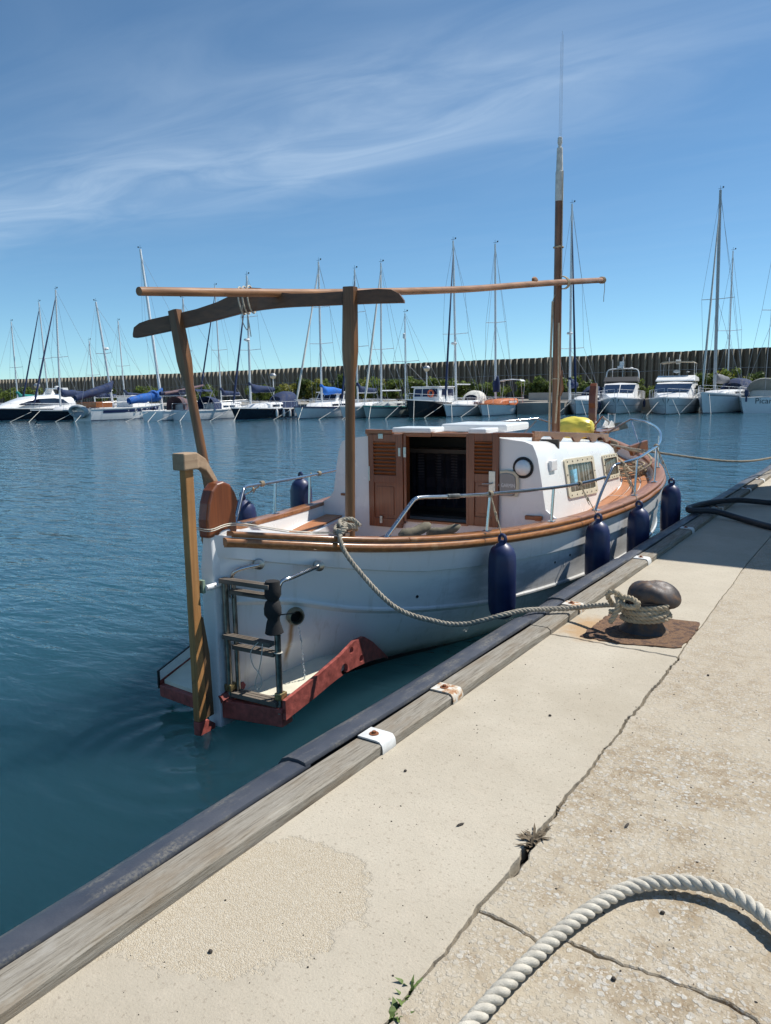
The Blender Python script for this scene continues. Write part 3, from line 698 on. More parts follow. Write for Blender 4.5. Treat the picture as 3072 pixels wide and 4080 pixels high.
# cabin
def csec(k):   # k=0 aft .. 1 front ; returns half section list (x,z)
    w = 1-.065*k; t = 1.62-.20*k; b = .78+.02*k
    return [(1.21*w, b), (1.174*w, 1.0), ((1.174-(t-1.3)*.165)*w, t-.30), ((1.174-(t-1.15)*.165-.004)*w, t-.15), ((1.174-(t-1.08)*.165-.02)*w, t-.075), (1.04*w, t-.025), (.96*w, t+.005), (.7*w, t+.035), (.35*w, t+.055), (0, t+.062)]
def ring(u, k, sh=0., sq=1., dz=0.):
    h = csec(k); h = [(x*sq, z if i < 2 else z+dz) for i, (x, z) in enumerate(h)]
    return [(x, u+sh*(z-1.), z) for x, z in h]+[(-x, u+sh*(z-1.), z) for x, z in reversed(h[:-1])]
mb = MB(); mb.loft([ring(3.2, 0)]+[ring(3.2+3.1*k/8, k/8) for k in range(1, 8)]+[ring(6.30, 1., -.12), ring(6.38, 1., -.16, .985, -.015), ring(6.43, 1., -.2, .955, -.05)], cyc=False)
r_ = ring(6.43, 1., -.2, .955, -.05); mb.add(r_, [tuple(range(len(r_)))])
cabin = mb.build('cabin', GEL, boat, smooth=True, ang=50)
# aft bulkhead in pieces round the door opening (thickness .04)
def panel(poly, u0, u1): 
    m = MB(); m.prism([(x, u0, z) for x, z in poly], (0, u1-u0, 0)); return m
h = csec(0)
rp = [(.40, .50), (1.36, .50), (1.38, .86), (1.30, .90)] + [(x, z) for x, z in h[1:8]] + [(.40, 1.665)]
panel(rp, 3.17, 3.205).build('bulkhead', GEL, boat, smooth=True, ang=30)
lp = [(-.26, .50), (-1.36, .50), (-1.44, .90), (-1.33, .93), (-1.22, .985), (-1.165, 1.06)] + [(-x, z) for x, z in h[2:8]] + [(-.26, 1.667)]
panel(lp, 3.17, 3.205).build('bulkhead', GEL, boat, smooth=True, ang=30)
panel([(-.26, .50), (.40, .50), (.40, .80), (-.26, .80)], 3.17, 3.205).build('bulkhead', GEL, boat)
mb = MB(); mb.bb((-.27, 3.13, .80), (.41, 3.2, .822)); mb.build('door_sill', VARNX, boat, bevel=.004)
mb = MB(); mb.bb((-.30, 3.135, 1.655), (.02, 3.2, 1.69)); mb.bb((.023, 3.14, 1.66), (.42, 3.2, 1.695)); mb.build('door_lintel', VARNX, boat, bevel=.004)
mb = MB(); mb.bb((-.285, 3.125, .80), (-.255, 3.2, 1.67)); mb.build('door_frame', VARNZ, boat, bevel=.003)
mb = MB(); mb.bb((.395, 3.13, .81), (.42, 3.2, 1.68)); mb.build('door_frame', VARNZ, boat, bevel=.003)
# inside
mb = MB(); mb.bb((-1.05, 3.9, .3), (1.05, 3.95, 1.6)); mb.bb((-1.05, 3.21, .3), (1.05, 3.95, .34)); mb.bb((-.8, 3.6, .34), (.8, 3.9, .80)); mb.build('cabin_interior', DARKIN, boat)
mb = MB(); rg = []
for k in range(80):
    x = -.55+1.3*k/79; w = .022*math.sin(k*.9)+.012*math.sin(k*.37+1); rg.append([(x, 3.8+w, 1.44-.012*abs(math.sin(k*.45))), (x, 3.8+w*1.2, .86)])
mb.loft(rg, cyc=False); mb.build('plaid_curtain', PLAID, boat, smooth=True)
mb = MB(); mb.bb((-.9, 3.55, 1.46), (.9, 3.88, 1.50)); mb.build('curtain_shelf', DARKIN, boat)
# louvred doors
def door(x0, x1, z0, z1_, y0, hx, nm):
    fr = MB(); st = .062; t = .032; W_ = x1-x0
    zm = z0+(z1_-z0)*.50; zl = zm+.06
    for a, b in (((x0, y0, z0), (x0+st, y0+t, z1_)), ((x1-st, y0, z0), (x1, y0+t, z1_)), ((x0+st, y0+.001, z0), (x1-st, y0+t-.001, z0+.09)), ((x0+st, y0+.001, z1_-.075), (x1-st, y0+t-.001, z1_)), ((x0+st, y0+.001, zm-.02), (x1-st, y0+t-.001, zl))): fr.bb(a, b)
    d = fr.build('door', VARNZ, boat, bevel=.004)
    m = MB(); m.bb((x0+st, y0+.014, z0+.09), (x1-st, y0+t-.006, zm-.02)); m.build('door_panel', VARNZ, d)
    m = MB(); m.bb((x0+st+.03, y0+.006, z0+.125), (x1-st-.03, y0+.014, zm-.055)); m.build('raised_panel', VARNZ, d, bevel=.006)
    m = MB(); m.bb((x0+st, y0+t-.004, zl), (x1-st, y0+t, z1_-.075)); m.build('louvre_back', VARNZ, d)
    ns = 9; H = z1_-.075-zl
    for k in range(ns):
        zc_ = zl+H*(k+.5)/ns
        R = Matrix.Rotation(math.radians(-38), 3, 'X'); m = MB(); m.box(((x0+x1)/2, y0+.012, zc_), (x1-x0-2*st-.002, .036, .009), R); m.build('louvre_slat', VARNX, d)
    return d
dl = door(-.70, -.315, .725, 1.675, 3.128, -1, 'l'); dr = door(.42, .725, .81, 1.70, 3.128, 1, 'r')
mb = MB(); mb.bb((-.313, 3.115, .77), (-.29, 3.17, 1.68)); mb.build('folded_leaf_edge', VARNZ, boat, bevel=.004)
def plate(x, z, w, h_, par, y=3.12):
    m = MB(); m.bb((x-w/2, y, z-h_/2), (x+w/2, y+.009, z+h_/2)); m.build('metal_fitting', CHROME, par, bevel=.002)
plate(-.545, 1.655, .055, .05, dl); plate(-.69, 1.27, .018, .15, dl); plate(-.33, 1.50, .026, .085, dl); plate(-.555, .80, .03, .075, dl); plate(-.265, 1.50, .03, .10, dl, 3.112)
plate(.665, 1.25, .065, .19, dr)
m = MB(); m.tube([(.665, 3.115, 1.23), (.665, 3.085, 1.23), (.58, 3.085, 1.225)], .007, 8); m.build('door_handle', CHROME, dr, smooth=True)
# hatch and roof pieces
mb = MB(); mb.bb((-.40, 3.10, 1.695), (.03, 3.42, 1.745)); mb.build('sliding_hatch', GEL, boat, bevel=.015, seg=3)
mb = MB(); mb.bb((-.05, 3.5, 1.69), (.66, 4.15, 1.765)); mb.build('hatch_garage', GEL, boat, bevel=.02, seg=3)
mb = MB(); mb.bb((.42, 3.12, 1.695), (.60, 3.45, 1.74)); mb.build('hatch_cover', GEL, boat, bevel=.012, seg=3)
mb = MB(); mb.bb((-.74, 3.14, 1.675), (-.42, 3.19, 1.72)); mb.build('hatch_rail', VARNX, boat, bevel=.006)
mb = MB(); mb.bb((.66, 3.14, 1.665), (1.05, 3.19, 1.705)); mb.build('hatch_rail', VARNX, boat, bevel=.006)
for s in (1, -1):
    m = MB(); x = s*.93; zt = lambda u: 1.625+.10-.0645*(u-3.2)
    feet = [3.55, 4.25, 4.95, 5.65, 6.3]
    bot = []
    for a, b in zip(feet, feet[1:]):
        for k in range(9):
            t = k/8; u = a+(b-a)*t; d = min(t, 1-t)
            bot.append((u, (.0 if d < .14 else min(.056, (d-.14)*.4))))
    rg = [[(x-.014, u, zt(u)-.102+d), (x+.014, u, zt(u)-.102+d), (x+.014, u, zt(u)+.0), (x-.014, u, zt(u)+.0)] for u, d in [(3.5, .0)]+bot+[(6.35, .0)]]
    m.loft(rg); m.build('roof_handrail', VARN, boat, bevel=.004)
# fittings on the bulkhead
R = Matrix.Rotation(math.radians(90), 3, 'X')
mb = MB(); mb.torus((.955, 3.165, 1.385), .088, .013, (0, 1, 0), 28, 8); mb.build('lamp_ring', BLACKP, boat, smooth=True)
mb = MB(); mb.lathe([(.0, .085), (.03, .08), (.055, .062), (.072, .03), (.075, .0), (.08, -.01)][::-1], 24, (.955, 3.168, 1.385), R); mb.build('lamp_dome', GEL, boat, smooth=True, ang=60)
gp = [(.735, 1.115), (.865, 1.115), (.892, 1.16), (.895, 1.24), (.885, 1.30), (.86, 1.325), (.80, 1.335), (.735, 1.325)]
g_ = panel(gp, 3.13, 3.168).build('instrument_cover', GREYPL, boat, bevel=.01, seg=3)
mb = MB(); sp_ = [(.735, 1.335), (.80, 1.345), (.87, 1.334), (.903, 1.30), (.908, 1.24), (.904, 1.16), (.89, 1.115)]
mb.tube([(x, 3.148, z) for x, z in sp_], .012, 8, flat=1.4); mb.build('cover_rim', CREAM, g_, smooth=True)
text_mesh('GARMIN', 'maker_lettering', GEL, .05, Matrix.Translation((.822, 3.1285, 1.215)) @ Matrix.Rotation(math.radians(90), 4, 'X') @ Matrix.Scale(.72, 4, (1, 0, 0)), g_, .0006)
mb = MB(); mb.tube([(.731+.006*math.cos(a*.8), 3.1285, 1.215+.0105*math.sin(a)) for a in [i*.5 for i in range(9)]], .002, 5); mb.build('maker_mark', LETTER, g_)
mb = MB(); mb.bb((.985, 3.135, .905), (1.15, 3.17, .945)); mb.build('wood_step', VARNX, boat, bevel=.008)
mb = MB(); mb.bb((1.085, 3.125, .90), (1.15, 3.134, .95)); mb.build('wood_step_cap', VARNX, boat, bevel=.004)
mb = MB(); mb.bb((-1.06, 3.14, 1.02), (-.92, 3.17, 1.045)); mb.build('wood_step', VARNX, boat, bevel=.006)
# side windows, starboard and port
def sx(u, z): 
    k = (u-3.2)/3.1; w = 1-.065*k; t = 1.62-.2*k
    x = 1.174-(z-1.0)*.165 if z > 1. else 1.174+(1.-z)*.165
    if z > t-.30: x -= .004*(z-(t-.30))/.15
    return x*w
def window(s, U0, U1, zt0, zb0, zt1, zb1, lab=None):
    def Q(a, b, off): # a 0..1 along u, b 0..1 up
        u = U0+(U1-U0)*a; zb_ = zb0+(zb1-zb0)*a; zt_ = zt0+(zt1-zt0)*a; z = zb_+(zt_-zb_)*b
        return (s*(sx(u, z)+off), u, z)
    N_ = 40
    def rr(inset_u, inset_v, rad):
        pts = []
        for cx, cy, a0 in ((1-inset_u-rad, 1-inset_v-rad*1.6, 0), (inset_u+rad, 1-inset_v-rad*1.6, 90), (inset_u+rad, inset_v+rad*1.6, 180), (1-inset_u-rad, inset_v+rad*1.6, 270)):
            for k in range(6):
                an = math.radians(a0+18*k); pts.append((cx+rad*math.cos(an), cy+rad*1.6*math.sin(an)))
        return pts
    out, inn = rr(0, 0, .05), rr(.075, .145, .03)
    m = MB(); n = len(out)
    for off in (.004, .020):
        pass
    m.v = [Q(a, b, .002) for a, b in out]+[Q(a, b, .018) for a, b in out]+[Q(a, b, .018) for a, b in inn]+[Q(a, b, .002) for a, b in inn]
    m.f = [(i, (i+1) % n, n+(i+1) % n, n+i) for i in range(n)]+[(n+i, n+(i+1) % n, 2*n+(i+1) % n, 2*n+i) for i in range(n)]+[(2*n+i, 2*n+(i+1) % n, 3*n+(i+1) % n, 3*n+i) for i in range(n)]
    f = m.build('window_frame', CREAM, boat)
    m = MB(); q = [Q(a, b, .0085) for a, b in inn]; m.add(q if s == 1 else q[::-1], [tuple(range(len(q)))]); m.build('pane', GLASS, f, recalc=False)
    m = MB(); rg = []
    for k in range(60):
        a = .06+.88*k/59; w = .0025+.0025*math.sin(k*.85+math.sin(k*.3)); rg.append([Q(a, .93, w), Q(a, .07, w)])
    m.loft(rg, cyc=False); m.build('curtain', CURT, f, smooth=True)
    m = MB()
    per = [(a/6.+.08, .93) for a in range(6)]+[(a/6.+.08, .07) for a in range(6)]+[(.035, .3), (.035, .6), (.965, .3), (.965, .6)]
    for a, b in per: m.ball(Q(a, b, .019), .008, 6, 4)
    m.build('frame_bolts', BLACKP, f)
    return f
for s in (1, -1):
    w1 = window(s, 3.93, 5.10, 1.40, 1.01, 1.35, .93); window(s, 5.52, 6.30, 1.315, 1.02, 1.285, .985)
    if s == 1:
        m = MB(); q = [(sx(4.2, z)+.007, u, z) for u, z in ((4.10, 1.14), (4.34, 1.13), (4.36, 1.27), (4.13, 1.275))]; m.add(q, [(0, 1, 2, 3)]); m.build('blue_sticker', simple('blue_sticker', (.22, .5, .66), .6, 0, .5, 30), w1)
mb = MB(); mb.bb((sx(3.52, 1.38), 3.44, 1.33), (sx(3.52, 1.38)+.035, 3.62, 1.43)); mb.build('vent_box', GEL, boat, bevel=.008)
# spars
mb = MB(); mb.tube([(0, 7.14, 1.0), (0, 7.13, 1.8), (0, 7.11, 3.2), (0, 7.09, 4.62)], [.062, .06, .057, .054], 16); mb.build('mast', MASTW, boat, smooth=True)
mb = MB(); mb.tube([(0, 7.09, 4.62), (0, 7.085, 5.0), (0, 7.085, 5.005), (0, 7.08, 5.30), (0, 7.08, 5.31), (0, 7.08, 5.34), (0, 7.08, 5.36), (0, 7.08, 5.43), (0, 7.08, 5.44)], [.0555, .0525, .046, .038, .02, .024, .033, .030, .012], 16); mb.build('mast_head', simple('mast_white_paint', (.60, .59, .55), .6, 0, .2, 14, .2, 50), boat, smooth=True)
mb = MB()
for a, h1 in ((-.012, 6.62), (.004, 6.75), (.018, 6.70)): mb.tube([(a*1.2, 7.08, 5.42), (a, 7.08, h1)], .0018, 5)
mb.build('antenna', ALUD, boat)
mb = MB(); mb.tube([(.03, 7.02, 1.62), (.06, 7.02, 2.2), (.055, 7.0, 3.0)], .012, 6); mb.tube([(-.075, 7.07, 1.5), (-.07, 7.06, 2.6), (-.055, 7.06, 3.3)], .016, 6); mb.tube([(-.055, 7.06, 3.3), (.058, 7.06, 3.6), (.058, 7.06, 5.0)], .006, 6); mb.build('halyard', ROPEC, boat)
mb = MB(); mb.tube([(.06, 7.1, 2.0), (.09, 7.1, 2.1), (.075, 7.1, 2.25), (.085, 7.1, 2.36)], [.018, .03, .018, .012], 8); mb.build('belaying_cleat', MASTW, boat, smooth=True)
mb = MB(); mb.torus((0, 7.13, 2.23), .066, .008, (0, .2, 1)); mb.torus((0, 7.1, 4.02), .062, .012, (0, 0, 1)); mb.build('mast_lashing', ROPEC, boat, smooth=True)
bm_ = spline([(.0, -.436, 2.675), (.02, .64, 2.772), (.035, 1.71, 2.879), (.07, 3.77, 3.113), (.095, 5.3, 3.316), (.115, 6.9, 3.525), (.10, 9.15, 3.808)], 8)
mb = MB(); mb.tube(bm_, [.025+.018*i/(len(bm_)-1) for i in range(len(bm_))], 14); boom = mb.build('boom', BOOMW, boat, smooth=True, ang=60)
mb = MB(); mb.tube([Vector((.105, 5.75, 3.40)), Vector((.105, 5.95, 3.42))], .016, 6); mb.ball((.105, 5.85, 3.435), .06, 7, 5, (.5, 1.6, .7)); mb.build('boom_chock', BOOMW, boom, smooth=True)
mb = MB()
for dy_ in (-.03, 0, .04): mb.torus((.06, 7.12+dy_, 3.55+dy_*.1), .105, .009, (.3, 1, .2), sc=.8)
for dy_ in (.0, .03, .06, .1): mb.torus((.10, 9.0+dy_, 3.79+dy_*.12), .048, .007, (0, 1, .12))
mb.tube([(.14, 9.06, 3.77), (.145, 9.05, 3.65), (.13, 9.07, 3.55), (.135, 9.05, 3.46)], .005, 5)
mb.build('boom_lashing', ROPEC, boat, smooth=True)
# crutch: carved cross beam on two posts
def bp(t, dz=0, off=0.):  # t along the beam: 0 = port post, 1 = starboard post
    a, b = Vector((-.735, .60, 2.60)), Vector((.52, .95, 2.71)); p = a.lerp(b, t); n = Vector((-(b-a).y, (b-a).x, 0)).normalized(); return p+n*off+Vector((0, 0, dz))
shape = [(-.285, -.045, -.025), (-.275, -.05, .025), (-.24, -.05, .05), (-.18, -.045, .064), (0, -.03, .080), (.12, -.018, .092), (.24, -.002, .118), (.32, .010, .148), (.39, .020, .178), (.44, .022, .184), (.50, .024, .170), (.58, .022, .134), (.68, .014, .102), (.80, .0, .084), (1.0, -.022, .066), (1.15, -.04, .054), (1.22, -.05, .038), (1.26, -.055, .006), (1.285, -.06, -.042)]
rg = [[bp(t, lo, -.022), bp(t, lo, .022), bp(t, hi, .022), bp(t, hi, -.022)] for t, lo, hi in shape]
mb = MB(); mb.loft(rg); mb.build('crutch_beam', BEAMW, boat, bevel=.004)
def post(p0, p1, w):
    p0, p1 = Vector(p0), Vector(p1); d = p1-p0; L_ = d.length; rg = []
    q = Vector((0, 0, 1)).rotation_difference(d.normalized())
    for t, a, b, n in ((0, .036, .036, 0), (.70, .034, .034, 0), (.76, .045, .036, 1), (.80, .050, .040, 1), (1., .042, .040, 1)):
        ring_ = []
        for j in range(16):
            an = 2*math.pi*(j+.5)/16; c, s_ = math.cos(an), math.sin(an)
            if n: k_ = 1/max(abs(c), abs(s_)); k_ = min(k_, 1.30)
            else: k_ = 1
            ring_.append(p0+q @ Vector((a*c*k_, b*s_*k_, L_*t)))
        rg.append(ring_)
    m = MB(); m.loft(rg); return m.build('crutch_post', POSTW, boat, smooth=True, ang=25)
post((-.44, .60, .95), (-.745, .575, 2.70), 1); post((.47, .93, .72), (.53, .925, 2.80), 1)
mb = MB()
for k_, t in enumerate((.385, .41, .44)):
    c = bp(t, .105); mb.torus(c, .094, .0055, (bp(1)-bp(0)).normalized()+Vector((.05*k_, .18, .05)), 26, 6, 1.)
c0 = bp(.40, .02, -.04); mb.tube(spline([c0+Vector((0, 0, .05)), c0+Vector((0, -.01, -.05)), c0+Vector((.03, 0, -.12)), c0+Vector((.05, 0, -.09)), c0+Vector((.045, 0, -.03)), c0+Vector((.065, 0, -.17))], 6), .0035, 5)
mb.build('crutch_lashing', ROPEW, boat, smooth=True)
# stern post, rudder, tiller
mb = MB(); mb.loft([[(-.055, -.02, z), (.055, -.02, z), (.06, .14, z), (-.06, .14, z)] for z in (-.3, .6, 1.0)]+[[(-.035, -.005, 1.2), (.035, -.005, 1.2), (.06, .15, 1.2), (-.06, .15, 1.2)], [(-.03, -.005, 1.235), (.03, -.005, 1.235), (.06, .16, 1.235), (-.06, .16, 1.235)]]); mb.build('stern_post', GEL, boat, bevel=.01)
hp = [(-.03, 1.20), (.24, 1.20), (.235, 1.33), (.265, 1.40), (.235, 1.47), (.19, 1.525), (.13, 1.548), (.07, 1.54), (.02, 1.50), (-.015, 1.42), (-.035, 1.32)]
mb = MB(); mb.prism([(-.045, y, z) for y, z in hp], (.09, 0, 0)); mb.build('stern_head', VARNZ, boat, bevel=.016, seg=3)
mb = MB(); 
for dz in (0, .012): mb.tube(spline([(-.062, -.03, 1.255+dz), (.062, -.03, 1.25+dz), (.075, .2, 1.255+dz), (.3, .55, 1.16+dz), (.42, 1.0, 1.10)], 6), .004, 5)
mb.build('stern_cord', STRING, boat)
mb = MB(); mb.loft([[(-.026, -.185, z), (.026, -.185, z), (.026, -.115, z), (-.026, -.115, z)] for z in (.03, .6, 1.2, 1.66)]); rud = mb.build('rudder', RUDW, boat, bevel=.006)
mb = MB(); mb.loft([[(-.027, -.187, z), (.027, -.187, z), (.027, -.04, z), (-.027, -.04, z)] for z in (-.7, -.03)]+[[(-.027, -.187, .028), (.027, -.187, .028), (.027, -.113, .028), (-.027, -.113, .028)]]); mb.build('rudder_foot', RED, rud, bevel=.006)
mb = MB(); mb.prism([(-.022, y, z) for y, z in ((-.114, .032), (-.045, .032), (-.055, .45), (-.095, .70), (-.114, .72))], (.044, 0, 0)); mb.build('rudder_blade', RUDD, rud, bevel=.004)
mb = MB(); mb.bb((.0, -.105, .86), (.04, -.08, .945)); mb.build('pintle_plate', simple('verdigris', (.22, .30, .22), .7, .2, .3, 40), rud, bevel=.003)
mb = MB(); mb.tube([(.048, -.085, .895), (.052, -.05, .893), (.062, .02, .90), (.064, .10, .905)], [.018, .02, .019, .017], 10); gd = mb.build('gudgeon', GEL, boat, smooth=True)
mb = MB(); mb.ball((.082, .03, .905), .007, 6, 4); mb.ball((.08, .085, .91), .007, 6, 4); mb.ball((.075, -.03, .90), .006, 6, 4); mb.build('gudgeon_bolts', STEELD, gd)
tl = [((0, -.215, 1.70), .05, .052), ((0, -.10, 1.70), .048, .052), ((-.01, -.06, 1.695), .040, .044), ((-.03, .02, 1.665), .034, .04), ((-.06, .10, 1.60), .032, .036), ((-.085, .18, 1.52), .03, .034), ((-.10, .235, 1.45), .026, .03), ((-.105, .26, 1.40), .02, .022)]
mb = MB(); mb.loft([[(x-a, y, z-b), (x+a, y, z-b), (x+a, y, z+b), (x-a, y, z+b)] for (x, y, z), a, b in tl]); mb.build('tiller', PALEW, boat, bevel=.008, seg=2)
# stern platform with side fins
for s in (1, -1):
    mb = MB(); mb.loft([[(s*.04, u-.07*(u < .2), z), (s*(w+(.085 if s < 0 else 0)), u, z), (s*(w+(.085 if s < 0 else 0)), u, z+.035), (s*.04, u-.07*(u < .2), z+.035)] for u, z, w in ((.10, .075, .49), (.35, .12, .52), (.72, .180, .545), (1.0, .165, .545), (1.25, .115, .50))]); mb.build('stern_platform', simple('platform_cream', (.72, .69, .56), .5, 0, .12, 5), boat)
    mb = MB(); mb.loft([[(s*.055, -.005+t, z) for t in (0,)]+[(s*(.50 if s > 0 else .585), .06+t, z) for t in (0,)]+[(s*(.50 if s > 0 else .585), .17, z), (s*.055, .09, z)] for z in (.0, .121 if s == 1 else .085)]); mb.build('platform_edge', RED, boat, bevel=.006)
    top = [(.06, .185, .505), (.35, .245, .53), (.62, .31, .55), (.80, .365, .555), (.93, .36, .555), (1.06, .28, .55), (1.22, .16, .53), (1.36, .06, .50)]
    # plate pierced by holes: grid in (u, height), hole quads skipped by a polygon bridge
    def fb_(u): return cr([.0, .3, .7, 1.0, 1.4], [.045, .10, .168, .15, .055], u)
    TH = .026 if s == 1 else .010
    holes = [(.67, .20, .040), (.76, .31, .024), (.885, .21, .026)]
    PO = 0 if s == 1 else .085
    def tp(u):
        a_, b_ = tp0(u); return a_, b_+PO
    def tp0(u):
        for (a, za, va), (b, zb, vb) in zip(top, top[1:]):
            if a <= u <= b: t = (u-a)/(b-a); return za+(zb-za)*t, va+(vb-va)*t
        return (top[0][1:] if u < .06 else top[-1][1:])
    bm = bmesh.new(); nu, nz = 110, 30; G = {}
    for i in range(nu+1):
        u = .06+1.30*i/nu; zt_, v_ = tp(u)
        for j in range(nz+1): zb_ = min(fb_(u), zt_-.012); G[i, j] = (u, zb_+(zt_-zb_)*j/nz, v_)
    m = MB(); idx = {}
    def vid(k, d):
        if (k, d) not in idx:
            u, z, v_ = G[k]; idx[k, d] = len(m.v); m.v.append((s*(v_+d), u, z))
        return idx[k, d]
    solid = {}
    for i in range(nu):
        for j in range(nz):
            u = (G[i, j][0]+G[i+1, j+1][0])/2; z = (G[i, j][1]+G[i+1, j+1][1])/2
            solid[i, j] = all((u-a)**2+((z-b)*1.0)**2 > c_*c_ for a, b, c_ in holes)
    for k2 in list(G):
        i, j = k2; nb = [solid.get((i+a_, j+b_)) for a_ in (-1, 0) for b_ in (-1, 0)]
        if any(x is False for x in nb) and any(x for x in nb):
            u, z, v_ = G[k2]; a, b, c_ = min(holes, key=lambda h_: (u-h_[0])**2+(z-h_[1])**2); L_ = math.hypot(u-a, z-b) or 1; G[k2] = (a+(u-a)/L_*c_, b+(z-b)/L_*c_, v_)
    for (i, j), ok in solid.items():
        if not ok: continue
        m.f.append((vid((i, j), .0), vid((i+1, j), .0), vid((i+1, j+1), .0), vid((i, j+1), .0)))
        m.f.append((vid((i, j), TH), vid((i, j+1), TH), vid((i+1, j+1), TH), vid((i+1, j), TH)))
        for di, dj, e in ((-1, 0, ((i, j), (i, j+1))), (1, 0, ((i+1, j), (i+1, j+1))), (0, -1, ((i, j), (i+1, j))), (0, 1, ((i, j+1), (i+1, j+1)))):
            if not solid.get((i+di, j+dj), False):
                m.f.append((vid(e[0], 0.), vid(e[1], 0.), vid(e[1], TH), vid(e[0], TH)))
    m.build('side_fin', RED if s == 1 else BLACKP, boat, smooth=True, ang=30)
    m2 = MB(); rg = []
    for i in range(30):
        u = .075+1.26*i/29; zt_, v_ = tp(u); rg.append([(s*(v_-.003), u, fb_(u)+.05), (s*(v_-.003), u, zt_-.006)])
    m2.loft(rg, cyc=False); 
    if s == -1:
        m2.build('fin_inner_face', GEL, boat, recalc=False); m2 = MB(); m2.loft([[(s*(tp(u)[1]-.004), u, fb_(u)-.02), (s*(tp(u)[1]-.004), u, fb_(u)+.055)] for u in [.07+.05*i for i in range(24)]], cyc=False); m2.build('fin_red_band', RED, boat, recalc=False)
mb = MB(); mb.tube([(.06, -.02, .13), (.09, .13, .165), (.08, .17, .17)], .03, 6); mb.build('stern_wedge', RED, boat)
# ladder
lad = tag(empty('boarding_ladder'), None); lad.parent = boat
def T(pts, r, nm, mt, par=lad, n=10): 
    m = MB(); m.tube(spline(pts, 6) if len(pts) > 2 else pts, r, n); return m.build(nm, mt, par, smooth=True)
LXa, LXb = .085, .475; LY = .045
for x in (LXa, LXb):
    yy = LY+(.03 if x > .2 else 0)
    T([(x, yy, .085), (x, yy, .92)], .021, 'upright', STEELD); T([(x+(.035 if x < .2 else -.03), yy+.045, .14), (x+(.035 if x < .2 else -.03), yy+.045, .90)], .016, 'upright', STEELD)
    m = MB(); m.box((x, yy, .115), (.08, .075, .03)); m.build('foot_bracket', RED, lad, bevel=.006)
    m = MB(); m.box((x, yy+.01, .20), (.055, .07, .05)); m.build('slide_collar', simple('brass_collar', (.30, .24, .12), .4, .8, .3, 30), lad, bevel=.008)
def step(z, y, a, b, nm='step', d=.06): 
    m = MB(); t = .03
    for k in range(3): m.bb((a, y+k*d/3, z-t/2), (b, y+k*d/3+d/3-.004, z+t/2))
    m.build(nm, STEPW, lad, bevel=.003)
step(.925, .0, LXa-.01, LXb); step(.845, .05, LXa+.03, LXb-.01); step(.555, .0, LXa-.005, LXb-.01); step(.475, .05, LXa+.03, LXb-.02); step(.155, .03, LXa+.02, LXb+.0, d=.09)
T([(LXa+.03, LY+.03, .80), (LXa+.035, LY+.03, .93), (.16, .09, .985), (.245, .20, 1.005)], .0135, 'grab_tube', STEEL); T([(LXb+.01, LY+.05, .86), (LXb+.02, LY+.06, .94), (.52, .20, .955), (.50, .50, .958)], .0135, 'grab_tube', STEEL)
for c, ax in (((.235, .215, 1.006), (.75, -.5, .15)), ((.498, .515, .959), (.8, -.6, .15))):
    m = MB(); q = Vector((0, 0, 1)).rotation_difference(Vector(ax).normalized()).to_matrix(); m.lathe([(.001, -.03), (.036, -.03), (.036, .006), (.02, .012), (.001, .012)], 18, c, q); m.build('tube_flange', STEELD, lad, smooth=True)
fo = [(LXb-.03, .02, .93, .05), (LXb-.02, .03, .80, .055), (LXb-.01, .03, .70, .058)]
m = MB(); m.lathe([(.02, .96), (.044, .955), (.052, .90), (.050, .855), (.034, .832), (.046, .82), (.056, .78), (.055, .745), (.036, .715), (.044, .69), (.052, .655), (.060, .625), (.05, .618), (.02, .618)], 14, (LXb-.012, LY+.012, 0), None, lambda a, z: 1+.05*math.sin(3*a+z*20)); m.build('foam_pad', FOAM, lad, smooth=True, ang=50)
m = MB(); m.tube([(LXb-.05, LY-.02, .865), (.26, LY-.03, .858)], .004, 5); m.tube([(LXb+.03, LY, .745), (LXb+.15, LY+.02, .77)], .004, 5); m.build('cable_tie', BLACKP, lad)
T([(.38, .0, .565), (.33, -.015, .50), (.345, -.02, .42), (.40, -.02, .36), (.41, -.02, .30), (.375, -.02, .26), (.36, -.02, .30), (.39, -.02, .38), (.41, -.015, .46), (.415, .0, .56)], .0035, 'hanging_cord', STRING, n=5)
m = MB(); m.torus((LXb, LY+.03, .49), .024, .004, (0, 0, 1)); m.build('cord_ring', STRING, lad)
# exhaust and hull fittings
q = Vector((0, 0, 1)).rotation_difference(Vector((.84, -.54, -.05)).normalized()).to_matrix()
ec = (.322, .468, .60)
mb = MB(); mb.lathe([(.030, -.03), (.060, -.03), (.064, .0), (.060, .018), (.050, .03), (.044, .03), (.042, -.02), (.041, -.04)], 24, ec, q); ex = mb.build('exhaust_outlet', simple('bronze_ring', (.30, .27, .20), .35, .85, .3, 30), boat, smooth=True, ang=40)
mb = MB(); mb.lathe([(.001, -.012), (.043, -.012)], 20, ec, q); mb.build('exhaust_bore', BLACKP, ex)
mb = MB(); rnd = random.Random(5)
for k in range(46):
    z = .53-.42*(k/45)**.9; t_ = (.56-z); mb.ball((.36+.10*t_+rnd.gauss(0, .0025), .455-.02*t_+rnd.gauss(0, .003), z), rnd.uniform(.0022, .0065), 5, 4, (1, 1, rnd.uniform(1, 2.4)))
tag(mb.build('water_stream', DROP, ex, smooth=True), kind='stuff')
for (x_, u_, z_) in ((None, 1.42, .56), (None, 3.0, .56), (None, 3.25, .585)):
    n_ = MB(); n_.lathe([(.001, .002), (.014 if u_ < 2 else .010, .002), (.014 if u_ < 2 else .010, -.01), (.001, -.01)], 12, (hv(u_, z_)+.004, u_, z_), Vector((0, 0, 1)).rotation_difference(Vector((.93, -.3, -.1)).normalized()).to_matrix()); n_.build('drain_hole', BLACKP, boat)
